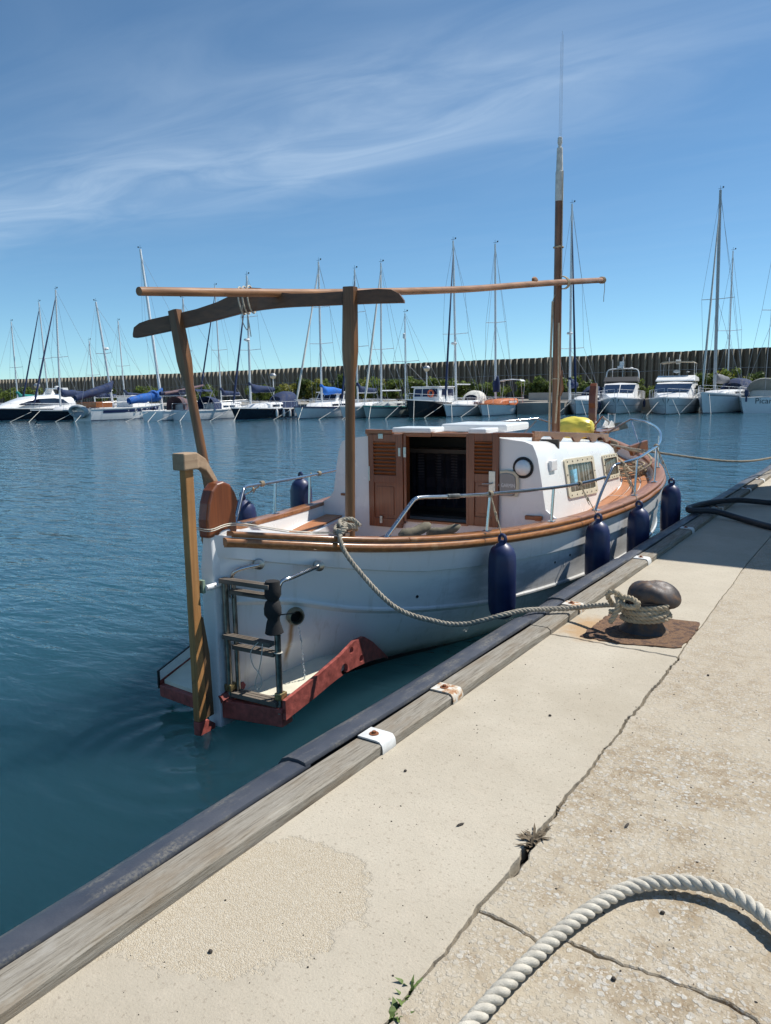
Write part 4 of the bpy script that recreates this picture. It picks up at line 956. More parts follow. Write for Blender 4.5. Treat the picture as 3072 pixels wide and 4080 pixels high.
# rails
for s in (1, -1):
    def G(u, ins, h): return (s*(gv(u)-ins), u, gz(u)+h)
    def tr(pts, nm='rail', r=.0145, n=5):
        m = MB(); m.tube(spline(pts, n), r, 10); return m.build(nm, STEEL, boat, smooth=True)
    tr([G(1.06, .06, .005), G(1.10, .06, .05), G(1.27, .062, .25), G(1.31, .063, .285), G(1.37, .064, .30), G(1.6, .065, .305), G(2.07, .07, .31), G(2.96, .07, .31), G(3.55, .07, .305), G(3.93, .07, .31), G(3.985, .07, .312)])
    tr([G(3.79, .08, .005), G(3.93, .08, .17), G(4.16, .08, .36), G(4.22, .08, .392), G(4.32, .08, .405), G(4.9, .075, .40), G(5.4, .07, .42), G(5.9, .06, .43), G(6.4, .07, .44), (s*1.455, 6.9, 1.55), (s*1.12, 7.9, 1.60), (s*.78, 8.45, 1.625), (s*.70, 8.56, 1.61), (s*.36, 8.95, 1.44), (s*.28, 9.02, 1.38), (s*.24, 9.03, 1.30)])
    for u, ut, h_ in ((2.03, 2.07, .305), (2.92, 2.95, .305), (4.84, 4.9, .40), (5.80, 5.86, .43), (6.85, 6.88, .42)):
        m = MB(); a = Vector(G(u, .07, .01)); b = Vector(G(ut, .07, h_)); m.tube([a, b], .0125, 10); m.build('stanchion', STEEL, boat, smooth=True)
        m = MB(); m.box(a+Vector((0, 0, .004)), (.06, .075, .008)); m.build('stanchion_base', STEEL, boat, bevel=.003)
    for u in (1.06, 3.79):
        m = MB(); a = Vector(G(u, .065, .012)); m.box(a, (.07, .10, .006)); m.build('rail_base', STEEL, boat, bevel=.003)
    m = MB(); m.tube([(s*.75, 8.48, 1.60), (s*1.02, 7.95, 1.18)], .011, 8); m.build('stanchion', STEEL, boat, smooth=True)
mb = MB(); mb.tube([(gv(1.62)-.066, 1.60, gz(1.6)+.305), (gv(1.72)-.066, 1.72, gz(1.72)+.306)], .0185, 8); mb.build('rail_tape', STEELD, boat)
# stern cleats (starboard one carries the mooring rope)
for s in (1, -1):
    u = .78; c = Vector((s*(gv(u)-.075), u, gz(u)+.01))
    m = MB(); m.box(c+Vector((0, 0, .012)), (.03, .05, .026)); m.tube([c+Vector((-.01*s, -.13, .05)), c+Vector((0, -.05, .034)), c+Vector((0, .05, .034)), c+Vector((.01*s, .13, .05))], [.005, .011, .011, .005], 8); m.build('deck_cleat', STEEL, boat, smooth=True)
# bow: stem head, bitt, sprit, anchor
sp2 = [(-.07, 1.15), (.06, 1.15), (.06, 1.72), (.10, 1.80), (.085, 1.95), (.10, 2.10), (.07, 2.17), (.02, 2.185), (-.02, 2.14), (-.06, 1.98), (-.075, 1.86), (-.055, 1.78), (-.065, 1.70)]
mb = MB(); mb.prism([(-.055, 9.07+y, z) for y, z in sp2], (.11, 0, 0)); mb.build('stem_head', VARNZ, boat, bevel=.012, seg=2)
mb = MB(); mb.bb((-.02, 8.55, 1.375), (.26, 9.85, 1.43)); mb.build('bow_sprit', VARN, boat, bevel=.01)
mb = MB(); mb.bb((.08, 9.3, 1.44), (.20, 9.75, 1.455)); mb.prism([(.085, 9.35, 1.45), (.085, 9.78, 1.45), (.085, 9.70, 1.52), (.085, 9.55, 1.56)], (.012, 0, 0)); mb.prism([(.185, 9.35, 1.45), (.185, 9.78, 1.45), (.185, 9.70, 1.52), (.185, 9.55, 1.56)], (.012, 0, 0)); mb.tube([(.09, 9.72, 1.50), (.09, 9.74, 1.66), (.20, 9.74, 1.66), (.20, 9.72, 1.50)], .012, 8); rol = mb.build('bow_roller', GEL, boat)
mb = MB(); mb.tube([(.14, 9.15, 1.64), (.145, 9.6, 1.53), (.14, 10.0, 1.44)], .016, 8); mb.add([(.14, 9.78, 1.5), (.30, 10.05, 1.52), (.33, 10.22, 1.40), (.16, 10.1, 1.36), (-.02, 10.22, 1.40), (0, 10.05, 1.52), (.15, 9.95, 1.43)], [(0, 1, 2, 3), (0, 3, 4, 5), (0, 6, 1), (0, 5, 6)]); anc = mb.build('anchor', simple('galvanised', (.46, .45, .43), .55, .5, .2, 20), boat, smooth=True, ang=20)
mb = MB(); 
for k in range(26): 
    t = k/25; mb.torus((.09+.05*t, 8.72+.43*t, 1.46+.18*t), .013, .0045, ((0, 0, 1) if k % 2 else (1, 0, 0)), 8, 5)
mb.build('anchor_chain', RUST, boat)
mb = MB(); mb.lathe([(.05, .95), (.055, 1.05), (.06, 1.30), (.055, 1.36), (.02, 1.37)], 12, (.62, 7.55, 0)); mb.tube([(.42, 7.55, 1.26), (.82, 7.55, 1.26)], .03, 8); bitt = mb.build('mooring_bitt', VARNZ, boat, smooth=True)
mb = MB(); mb.prism([(1.00, 7.35, 1.16), (1.12, 7.75, 1.22), (1.10, 7.78, 1.36), (.96, 7.30, 1.30)], (.05, -.02, 0)); mb.build('bow_chock', VARN, boat, bevel=.01)

# ------------------------------------------------------------------ fenders
def make_fender(pos, h, r, lab, grp, rope_to=None):
    e = tag(empty('fender', pos), lab, 'fender', grp)
    def mod(a, z): return 1+(.04*(abs(math.cos(4*a))**10) if -.36*h < z-h*.5 < .30*h else 0)
    prof = [(.02, 0), (.45*r, .012*h), (.78*r, .05*h), (.93*r, .11*h), (.985*r, .2*h), (r, .5*h), (.985*r, .74*h), (.93*r, .82*h), (.80*r, .88*h), (.55*r, .925*h), (.33*r, .95*h), (.2*r, .97*h), (.02, .975*h)]
    m = MB(); m.lathe(prof, 40, (0, 0, 0), None, mod); m.build('body', NAVYF, e, smooth=True, ang=70)
    m = MB(); m.torus((0, 0, h*1.0), .033, .014, (.35, 1, 0), 18, 8); m.lathe([(.33*r, .94*h), (.28*r, .965*h), (.16*r, .985*h)], 14); m.build('eye', NAVYF, e, smooth=True)
    if rope_to:
        p1 = Vector(rope_to)-Vector(pos); p0 = Vector((0, 0, h*1.0))
        m = MB(); rope_mb([p0, p0.lerp(p1, .5)+Vector((.006, 0, -.004)), p1], .0065, .03, 2, 5, .012, m)
        rope_mb([p1+Vector((0, .012, 0)), p1.lerp(p0, .35)+Vector((-.02, .03, -.01)), p1.lerp(p0, .55)+Vector((-.015, .035, -.03))], .005, .03, 2, 5, .012, m)
        for k in range(3): m.torus(p1+Vector((0, .014*(k-1), 0)), .022, .006, (.25, 1, 0), 14, 6)
        m.ball(p0.lerp(p1, .55), .012, 6, 5, (1, 1, 1.8)); m.ball(p0+Vector((0, 0, .02)), .011, 6, 5)
        m.build('lanyard', ROPEC, e, smooth=True)
    return e
def fpos(u, out, ztop, h): 
    p = toW(u, gv(u)+out, ztop-h); return p
def railpt(u, h, s=1): return toW(u, s*(gv(u)-.07), gz(u)+h)
FS = 'navy fenders hanging on the starboard side'; FP = 'navy fenders hanging on the port side'
make_fender(fpos(1.93, .135, .955, .64), .64, .110, 'large navy blue fender hanging nearest the stern beside the rope', FS, railpt(2.07, .31))
make_fender(fpos(3.40, .12, .925, .66), .66, .112, 'navy blue fender hanging amidships below the first cabin window', FS, railpt(3.42, .305))
make_fender(fpos(4.40, .12, .92, .64), .64, .110, 'navy blue fender half hidden by the quay edge, third from the stern', FS, railpt(4.42, .40))
make_fender(fpos(5.84, .12, 1.0, .68), .68, .112, 'navy blue fender hanging alone against the water under the bow', FS, railpt(5.84, .43))
make_fender(toW(3.05, -(gv(3.05)+.10), .62), .60, .115, 'navy fender showing above the far gunwale beside the cabin', FP, railpt(3.2, .31, -1))
make_fender(toW(1.62, -(gv(1.62)+.10), .60), .60, .115, 'navy fender partly hidden behind the wooden stern head', FP, railpt(1.75, .31, -1))

# ------------------------------------------------------------------ stern mooring rope, cleat hitch and bollard
cc = toW(.78, gv(.78)-.075, gz(.78)+.045)
path = spline([cc+Vector((.02, -.02, .03)), (-3.085, 4.03, 1.125), (-2.98, 4.03, .965), (-2.70, 4.10, .69), (-2.42, 4.19, .605), (-2.25, 4.23, .606), (-2.12, 4.27, .645), (-2.02, 4.33, .678), (-1.93, 4.46, .688), (-1.82, 4.60, .678), (-1.69, 4.69, .682), (-1.55, 4.67, .722), (-1.44, 4.63, .755), (-1.35, 4.60, .775)], 14)
rope = empty('mooring_rope', (-2.4, 4.2, .6)); tag(rope, 'grey twisted mooring rope from the stern cleat to the rusty bollard', 'rope')
rel = Vector(rope.location)
mb = rope_mb([p-rel for p in path], .0165, .085, 3, 7, .0085, None, .02); mb.build('line', ROPEG, rope, smooth=True)
# figure-of-eight turns round the cleat
mb = MB(); hp_ = []
for k in range(64):
    t = k/63*2*math.pi*3; hp_.append(cc-rel+Vector((.035*math.sin(2*t)+.004*math.sin(5*t), .105*math.sin(t)*(1-.08*k/63), .010+.03*k/63+.016*math.cos(2*t))))
rope_mb(hp_, .0145, .07, 3, 6, .010, mb)
rope_mb(spline([cc-rel+Vector((.03, -.08, .045)), cc-rel+Vector((-.03, -.02, .075)), cc-rel+Vector((.015, .05, .08)), cc-rel+Vector((.06, .09, .03))], 8), .0145, .07, 3, 6, .010, mb)
mb.build('cleat_hitch', ROPEG, rope, smooth=True)
# bollard
BC = Vector((-1.235, 4.705, QZ))
bol = tag(empty('bollard', BC), 'rust brown cast iron bollard with oval mushroom head on the quay', 'bollard')
rg = []
for z, rx, ry, cx in ((.0, .155, .13, 0), (.012, .150, .127, 0), (.03, .126, .110, .0), (.055, .112, .10, 0), (.09, .105, .093, 0), (.14, .102, .09, .005), (.20, .11, .095, .012)):
    rg.append([(cx+rx*math.cos(a), ry*math.sin(a), z) for a in [2*math.pi*j/32 for j in range(32)]])
mb = MB(); mb.loft(rg); mb.build('post', IRON, bol, smooth=True, ang=60)
hd = []
d1 = Vector((math.cos(.55), math.sin(.55), 0)); d2 = Vector((-d1.y, d1.x, 0))
for k in range(15):
    th = math.pi*(.03+.94*k/14); rr_ = math.sin(th)**.72; zz = -math.cos(th)
    ring_ = []
    for j in range(40):
        a = 2*math.pi*j/40; c, s_ = math.cos(a), math.sin(a)
        ax_ = (.190 if c > 0 else .135); lift = .0
        pinch = 1-.16*math.exp(-((a-math.pi*.5)/.5)**2)-.20*math.exp(-((a-math.pi*1.42)/.45)**2)
        x = rr_*ax_*c*pinch+.03; y = rr_*.128*s_*pinch
        z = .228+.070*zz*(1+.12*math.sin(2*a+.7))-.30*max(0, x)*.85*(.6+.4*rr_)*.55+.012*math.sin(3*a+1)*rr_+(.02 if zz > 0 else 0)*zz
        ring_.append(d1*x+d2*y+Vector((0, 0, z)))
    hd.append(ring_)
mb = MB(); mb.loft(hd); mb.build('head', IRON, bol, smooth=True, ang=80)
rb = random.Random(11); outl = []
base_poly = [(-1.525, 4.385), (-1.30, 4.37), (-.985, 4.455), (-.955, 4.60), (-.965, 5.03), (-1.2, 5.02), (-1.53, 4.93)]
for a, b in zip(base_poly, base_poly[1:]+base_poly[:1]):
    n = max(2, int((Vector(b)-Vector(a)).length/.03))
    for k in range(n): 
        q = Vector(a).lerp(Vector(b), k/n); outl.append((q.x+rb.gauss(0, .006), q.y+rb.gauss(0, .006)))
mb = MB(); mb.v = [(x, y, QZ+.007+rb.uniform(-.003, .003)) for x, y in outl]+[(x, y, QZ-.02) for x, y in outl]; n = len(outl)
mb.f = [tuple(range(n))]+[(i, i+n, (i+1) % n+n, (i+1) % n) for i in range(n)]
mb.build('base_plate', PLATE, bol, rel=BC)
# rope turns round the bollard + knot
mb = MB(); tp_ = []
for k in range(160):
    t = k/159; a = math.radians(200)+t*2*math.pi*3.4; rr_ = .126+.010*math.sin(a*2.3)
    tp_.append(Vector((rr_*1.06*math.cos(a)+.008, rr_*.93*math.sin(a), .138+.032*(t*3.4-1.7)*.8+.012*math.sin(a+.6))))
rope_mb([p+BC-rel for p in tp_], .0168, .085, 3, 7, .010, mb)
kn = Vector((-1.375, 4.585, .785))-rel
rope_mb(spline([kn+Vector((-.03, .03, -.02)), kn+Vector((-.05, -.02, .05)), kn+Vector((.0, -.05, .085)), kn+Vector((.04, -.02, .04)), kn+Vector((.03, -.05, -.03)), kn+Vector((-.02, -.06, -.04))], 9), .0165, .085, 3, 7, .010, mb)
rope_mb(spline([kn+Vector((.0, .0, .05)), kn+Vector((.03, -.055, .02)), kn+Vector((.02, -.075, -.045)), kn+Vector((-.01, -.08, -.10))], 9), .017, .085, 3, 7, .010, mb)
rope_mb(spline([kn+Vector((.02, -.03, .03)), kn+Vector((.09, -.075, .01)), kn+Vector((.16, -.09, .035)), kn+Vector((.11, -.06, .06)), kn+Vector((.03, -.02, .05))], 9), .0165, .085, 3, 7, .010, mb)
mb.build('bollard_turns', ROPEC, rope, smooth=True)

# bow line, second bollard out of frame
bw = [toW(7.55, .66, 1.30), toW(7.2, 1.30, 1.24), Vector((-2.05, 12.0, 1.02)), Vector((-1.75, 13.7, .93)), Vector((-1.45, 15.6, .96)), Vector((-1.2, 17.0, .80))]
mb = rope_mb(spline(bw, 12), .016, .09, 3, 6, .012); tag(mb.build('bow_rope', ROPEG, rel=bw[2], smooth=True), 'grey twisted bow rope running over the water to the far right', 'rope')
b2 = tag(empty('bollard', (-1.15, 17.05, QZ)), 'cast iron bollard beyond the right edge taking the bow rope', 'bollard')
for c in list(bol.children):
    if c.name.startswith('base'): continue
    d = c.copy(); COL.objects.link(d); d.parent = b2
# coils on the foredeck
mb = MB()
for k in range(6):
    t0 = k*.9; cs = []
    for j in range(40):
        a = j/39*2*math.pi*1.1+t0; rr_ = .20+.03*math.sin(3*a+k); cs.append(toW(7.05, 1.02, 0)+Vector((rr_*1.1*math.cos(a), rr_*1.5*math.sin(a), .955+.022*k+.02*math.sin(2*a+k))))
    rope_mb(cs, .013, .07, 3, 5, .014, mb)
for k in range(7):
    cs = [toW(7.55, .62+.16*math.cos(a), 1.26)+Vector((0, .05*math.sin(a), .06*math.sin(a)+.012*(k-3))) for a in [i*.35+k for i in range(19)]]
    rope_mb(cs, .013, .07, 3, 5, .014, mb)
rope_mb(spline([toW(7.4, .7, 1.22), toW(6.9, 1.0, 1.12), toW(6.6, 1.22, 1.02), toW(6.7, 1.4, 1.12), toW(7.0, 1.3, 1.22), toW(7.35, .95, 1.25)], 8), .013, .07, 3, 5, .014, mb)
tag(mb.build('coiled_rope', ROPEC, rel=toW(7.05, 1.02, .95), smooth=True), 'cream rope coiled and hitched round the bitt on the foredeck', 'rope')
# yellow sack before the mast
YB = toW(7.95, .045, 1.33); rg = []; ry = random.Random(4)
for k in range(17):
    t = k/16; x = -.26+.52*t; base = (math.sin(math.pi*min(max(t, .02), .98))**.22)
    ring_ = []
    for j in range(36):
        a = 2*math.pi*j/36; fold = 1+.035*math.sin(7*a+3*math.sin(t*5))+.03*math.sin(13*a+t*9)+(.10*math.sin(11*a+1) if t < .1 or t > .9 else 0)
        ring_.append(Vector((x, .19*base*fold*math.cos(a), .175+.175*base*fold*math.sin(a)*(1 if math.sin(a) > 0 else .9))))
    rg.append(ring_)
mb = MB(); mb.loft(rg); tag(mb.build('yellow_sack', YELLOW, smooth=True, ang=80), 'yellow plastic sack lying beside the mast on the foredeck', 'sack'); bpy.data.objects['yellow_sack'].location = YB
# worn shoes inside the cockpit rail
def shoe(p, rz, lab):
    mb = MB(); rg = []
    for t, w, h0, h1 in ((0, .02, .01, .05), (.05, .036, 0, .085), (.2, .04, 0, .10), (.35, .038, 0, .085), (.5, .036, 0, .06), (.7, .044, 0, .05), (.88, .042, 0, .04), (1., .02, .008, .025)):
        rg.append([(x*w, t*.28, z) for x, z in ((-1, h0+.004), (-1.05, (h0+h1)*.5), (-.6, h1), (0, h1*1.04), (.6, h1), (1.05, (h0+h1)*.5), (1, h0+.004), (0, h0))])
    mb.loft(rg); e = mb.build('shoe', simple('worn_canvas_shoe', (.14, .125, .09), .9, 0, .35, 25, .3, 60), smooth=True, ang=60); e.location = p; e.rotation_euler = (.5, .35, rz); tag(e, lab, 'shoe', 'shoes in the cockpit')
shoe(toW(1.42, .62, .955), BA-.5, 'worn olive shoe tucked under the slanted end of the rail'); shoe(toW(1.72, .72, .925), BA-1.2, 'worn olive shoe lying just right of its pair in the cockpit')

# ------------------------------------------------------------------ quay things
lp_ = [(-.80, .9, .624), (-.755, 1.25, .625), (-.736, 1.427, .625), (-.719, 1.568, .625), (-.698, 1.694, .625), (-.668, 1.847, .625), (-.624, 1.989, .627), (-.567, 2.112, .630), (-.492, 2.185, .634), (-.408, 2.225, .638), (-.332, 2.231, .64), (-.254, 2.207, .64), (-.17, 2.14, .637), (-.06, 2.0, .63), (.02, 1.75, .626), (.03, 1.4, .625), (.0, 1.1, .625), (-.1, .8, .625)]
mb = rope_mb(spline(lp_, 14), .0205, .100, 3, 10, .0065, None, .035); tag(mb.build('rope_loop', ROPEW, rel=(-.4, 1.8, .6), smooth=True), 'thick off-white twisted rope looped over the concrete in the bottom right', 'rope')
fz = MB(); rf = random.Random(21); LP_ = resample(spline(lp_, 14), .004)
for k in range(2600):
    i = rf.randrange(2, len(LP_)-2); t_ = (LP_[i+1]-LP_[i-1]).normalized(); d_ = Vector((rf.gauss(0, 1), rf.gauss(0, 1), rf.gauss(0, 1))); d_ = (d_-t_*d_.dot(t_)).normalized()
    b_ = LP_[i]+d_*.0205; e_ = b_+(d_*rf.uniform(.1, .8)+t_*rf.gauss(0, 1)).normalized()*rf.uniform(.003, .009); w_ = t_.cross(d_)*.0004
    fz.add([b_-w_, b_+w_, e_], [(0, 1, 2)])
tag(fz.build('loose_fibres', ROPEW, bpy.data.objects['rope_loop'], rel=(-.4, 1.8, .6), recalc=False), kind='stuff')
hs_ = [(-.2, 10.7, .636), (-.8, 10.72, .636), (-1.27, 10.60, .64), (-1.63, 10.37, .68), (-1.86, 9.83, .70), (-1.95, 9.40, .705), (-1.965, 9.22, .705), (-1.90, 9.11, .70), (-1.70, 9.26, .688), (-1.44, 9.19, .645), (-1.24, 9.0, .636), (-1.0, 8.75, .636), (-.5, 8.4, .636)]
mb = MB(); mb.tube(spline(hs_, 12), .034, 14); tag(mb.build('black_hose', HOSE, rel=(-1.4, 9.6, .6), smooth=True), 'thick black hose looped over the quay edge in the shade', 'hose')
# weeds in the joint
def weed(p, n, ln, mat_, lab, up=.7, w=.006, seed=1):
    r = random.Random(seed); e = tag(empty('weed', p), lab, 'weed'); m = MB()
    for k in range(n):
        a = r.uniform(0, 2*math.pi); el = r.uniform(.15, 1.2)*up; L_ = ln*r.uniform(.4, 1.); d = Vector((math.cos(a)*math.cos(el), math.sin(a)*math.cos(el), math.sin(el))); sd = d.cross(Vector((0, 0, 1))).normalized()*w*r.uniform(.6, 1.3)
        b = Vector((r.gauss(0, .008), r.gauss(0, .02), -.01)); mid = b+d*L_*.55+Vector((0, 0, L_*.06)); tip = b+d*L_+Vector((0, 0, -L_*.1))
        m.add([b-sd*.4, b+sd*.4, mid+sd, mid-sd, tip], [(0, 1, 2, 3), (3, 2, 4)])
    m.build('leaves', mat_, e)
    m = MB()
    for k in range(4): m.tube([(r.gauss(0, .008), r.gauss(0, .015), -.02), (r.gauss(0, .015), r.gauss(0, .02), .012)], .002, 5)
    m.build('stems', mat_, e)
weed((-.925, 2.24, QZ-.01), 110, .075, DRYW, 'largest dry brown weed tuft in the concrete joint', .6, .006, 1)
weed((-.93, 2.50, QZ-.01), 50, .045, DRYW, 'small dry weed tuft farther along the concrete joint', .5, .005, 2)
weed((-.925, 1.46, QZ-.01), 26, .06, GREENW, 'small green weed sprouting in the joint near the bottom edge', .9, .007, 3)
weed((-.92, 1.375, QZ-.01), 34, .06, GREENW, 'lowest green weed in the joint at the bottom edge', .8, .007, 4)
rd_ = random.Random(9)
dl_ = [((-1.539, 2.401), 'dark pebble on pale concrete beside the nearest clamp'), ((-1.172, 2.18), 'thin dark twig on pale concrete left of the dry weed'), ((-.465, 2.09), 'dark pebble above the rope loop'), ((-.505, 1.765), 'dark pebble inside the rope loop by the crack'), ((-1.453, 1.273), 'dark pebble on the lower edge of the sandy patch'), ((-.683, 2.483), 'dark twig on the rough slab right of the joint'), ((-.739, 4.108), 'dark chip on the rough slab in front of the bollard'), ((-1.25, 3.2), 'dark chip on the smooth slab opposite the second clamp')]
for (x, y), lab in dl_:
    m = MB(); tw = 'twig' in lab
    m.ball((0, 0, .004), .007, 6, 4, (2.6, .8, .5) if tw else (1.1, .9, .7)); o = m.build('twig' if tw else 'pebble', STONE); o.location = (x, y, QZ); o.rotation_euler = (0, 0, rd_.uniform(0, 3)); tag(o, lab, 'debris')
# loose grit scattered on both slabs
m = MB()
for k in range(340):
    x = rd_.uniform(-1.68, .1); y = rd_.uniform(.9, 4.2); s_ = rd_.choice((.0012, .0016, .002, .003)); c = (x, y, QZ+s_*.4); m.ball(c, s_, 4, 3, (rd_.uniform(.8, 1.6), rd_.uniform(.8, 1.4), .7))
tag(m.build('loose_grit', STONE), 'fine dark grit scattered over the concrete quay', 'grit', kind='stuff')
# building shape added out of view on the right to cast the quay shadow
hb = tag(empty('shadow_casting_building', (1.6, 12.5, QZ)), 'plain rendered building added right of the view to cast the quay shadow', 'building')
REND = simple('pale_render', (.52, .48, .40), .9, 0, .1, 1.5, .3, 30); HX0, HX1, HY0, HY1, HH = -.18-1.6, 3.6, 9.75-12.5, 14.9-12.5, 5.0
m = MB(); m.bb((HX0, HY0, 0), (HX1, HY1, HH)); m.build('wall', REND, hb)
m = MB(); m.bb((HX0-.05, HY0-.05, HH+.002), (HX1+.1, HY1+.05, HH+.12)); m.build('roof', FARQ, hb)
m = MB(); m.bb((HX0-.03, -.5, 0.002), (HX0-.002, .45, 2.1)); d_ = m.build('door', NAVYC, hb)
m = MB(); m.bb((HX0-.07, .3, 1.0), (HX0-.032, .36, 1.12)); m.build('door_handle', STEEL, d_)
for y in (-1.8, 1.3):
    m = MB(); m.bb((HX0-.03, y-.45, 1.1), (HX0-.002, y+.45, 2.2)); w_ = m.build('window', GEL, hb); m = MB(); m.bb((HX0-.036, y-.39, 1.16), (HX0-.031, y+.39, 2.14)); m.build('pane', DGLASS, w_)

# ------------------------------------------------------------------ far side of the harbour
# breakwater wall: interlocking vertical concrete units
wl = [(-159.42, 68.73, 5.31), (-125.85, 72.03, 5.11), (-111.74, 74.29, 5.1), (-87.76, 78.36, 5.25), (-66.27, 81.97, 5.52), (-46.59, 84.35, 5.64), (-29.68, 86.09, 5.76), (-17.34, 86.3, 5.85), (-11.28, 86.6, 5.88), (6, 87.6, 6.0)]
wall = tag(empty('breakwater_wall', (-50, 84, 0)), 'long dark ribbed concrete breakwater wall behind the moored yachts', 'wall')
pts = spline(wl, 20); P = resample(pts, .735); pm = bpy.data.meshes.new('wall_panel')
pv = [(0, -.8), (.737, -.8), (.737, 0), (.50, 0), (.44, .42), (.10, .46), (.02, .05), (0, .04)]   # along, outward
vs = [(a, -b, z) for z in (0, 1) for a, b in pv]; n = len(pv)
pm.from_pydata(vs, [], [tuple(range(n))[::-1], tuple(range(n, 2*n))]+[(i, (i+1) % n, (i+1) % n+n, i+n) for i in range(n)]); pm.materials.append(BWALL); pm.materials.append(BSUNSIDE)
pm.polygons[2+3].material_index = 1; pm.polygons[2+2].material_index = 0  # the sun-facing rib side gets the painted sunlit tone
rw = random.Random(2)
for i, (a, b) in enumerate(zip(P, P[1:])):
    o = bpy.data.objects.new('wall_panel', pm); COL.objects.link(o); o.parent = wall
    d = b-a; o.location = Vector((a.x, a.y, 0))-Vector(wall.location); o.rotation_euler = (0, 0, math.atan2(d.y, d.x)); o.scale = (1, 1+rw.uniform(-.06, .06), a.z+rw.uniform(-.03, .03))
mb = MB(); cb = [Vector((p.x, p.y-.62, p.z-1.95+.05*math.sin(i*.7))) for i, p in enumerate(P)][::3]; mb.tube(cb, .022, 5); mb.build('cable', ALUD, wall, rel=wall.location)
# far quay the yachts are moored to, planted strip, jetty
fq = [(-150, 50), (-84, 52), (-66, 53.5), (-47, 59.5), (-37, 65), (-29, 70), (-22, 74.5), (-12, 78.5), (6, 79), (6, 86), (-30, 85), (-66, 81), (-112, 73), (-150, 68)]
mb = MB(); n = len(fq); mb.v = [(x, y, 1.0) for x, y in fq]+[(x, y, -1) for x, y in fq]; mb.f = [tuple(range(n))]+[(i, i+n, (i+1) % n+n, (i+1) % n) for i in range(n)]; tag(mb.build('far_quay', FARQ), kind='structure')
mb = MB(); jp = [(-28.2, 63.0), (-24.0, 63.4), (-26.0, 77), (-30.2, 77)]; mb.prism([(x, y, -1) for x, y in jp], (0, 0, 1.93)); tag(mb.build('jetty', FARQ), kind='structure')
mb = MB(); mb.loft([[(x, y, .9), (x, y, 1.75), (x+.1, y+.3, 1.75), (x+.1, y+.3, .9)] for x, y in ((-31.5, 73.2), (-26, 75.2), (-21, 76.6))]); tag(mb.build('low_wall', simple('low_wall_grey', (.36, .35, .32), .9, 0, .15, .6)), 'low pale grey wall behind the jetty below the shrubs', 'wall')
mb = MB(); mb.box((-26.3, 66, 1.25), (.35, .35, .66)); mb.box((-26.3, 66, 1.62), (.45, .45, .08)); tag(mb.build('service_pedestal', GREYPL, rel=(-26.3, 66, .93)), 'small grey service pedestal standing on the empty jetty', 'pedestal')
def bush(p, rx, rz, mats, lab, seed):
    r = random.Random(seed); z0 = 1.0; e = tag(empty('shrub', (p[0], p[1], z0)), lab, 'shrub', 'shrubs along the foot of the breakwater'); hgt = p[2]-z0+rz
    m = MB()
    for k in range(4): m.tube([(r.gauss(0, .1), r.gauss(0, .1), 0), (r.gauss(0, rx*.4), r.gauss(0, rx*.3), hgt*.7)], [.05, .02], 5)
    m.build('stem', BARK, e)
    cl_ = [(r.uniform(-rx, rx), r.uniform(-rx*.5, rx*.5), hgt*r.uniform(.25, .95)) for _ in range(int(10+rx*6))]
    for w, mt in enumerate(mats):
        m = MB()
        for k, (cx, cy, cz) in enumerate(cl_):
            if k % len(mats) != w: continue
            cz = min(cz, hgt*(1.05-.5*(abs(cx)/rx)**2))
            for _ in range(95):
                d = Vector((r.gauss(0, 1), r.gauss(0, 1), r.gauss(0, .8))).normalized(); q = Vector((cx, cy, cz))+d*r.uniform(.15, .5)*min(1, rx); s_ = r.uniform(.08, .19)
                a = d.cross(Vector((r.gauss(0, 1), r.gauss(0, 1), r.gauss(0, 1)))).normalized()*s_; b = d.cross(a).normalized()*s_*.6+d*s_*.35
                m.add([q-a, q+b, q+a, q-b*.6], [(0, 1, 2, 3)])
        m.build('foliage', mt, e, recalc=False)
bl = [(-113.23, 66.05, 2.59, 1.6), (-105.24, 64.19, 2.65, 1.8), (-92.4, 68.01, 2.14, 1.3), (-85.65, 68.94, 2.37, 1.5), (-77.37, 72.09, 2.24, 2.0), (-69.17, 74.0, 2.0, 1.6), (-66.55, 73.34, 2.39, 1.5), (-63.52, 72.97, 2.5, 1.3), (-61.2, 74.1, 3.1, 1.0), (-59.56, 74.43, 2.75, 1.5), (-57.3, 75.64, 3.2, 1.1), (-55.4, 75.69, 2.7, 1.5), (-52.6, 75.15, 2.8, 1.5), (-50.2, 74.27, 2.4, 1.3), (-48.0, 74.42, 2.3, 1.2), (-44.73, 73.55, 2.75, 1.2), (-43.2, 74.42, 2.85, 1.1), (-41.0, 73.53, 2.2, 1.0), (-39.2, 74.65, 2.2, 1.1), (-36.1, 74.8, 1.9, 1.0), (-32.3, 75.6, 2.5, 1.2), (-30.7, 75.7, 2.3, 1.0), (-29.1, 76.0, 2.0, .9), (-27.6, 76.6, 2.2, 1.0), (-21.21, 78.3, 2.0, 1.2), (-16.13, 80.74, 2.4, 1.2), (-13.6, 81.05, 2.7, 1.3), (-12.3, 80.6, 2.4, 1.1), (-9.9, 80.62, 2.1, 1.2)]
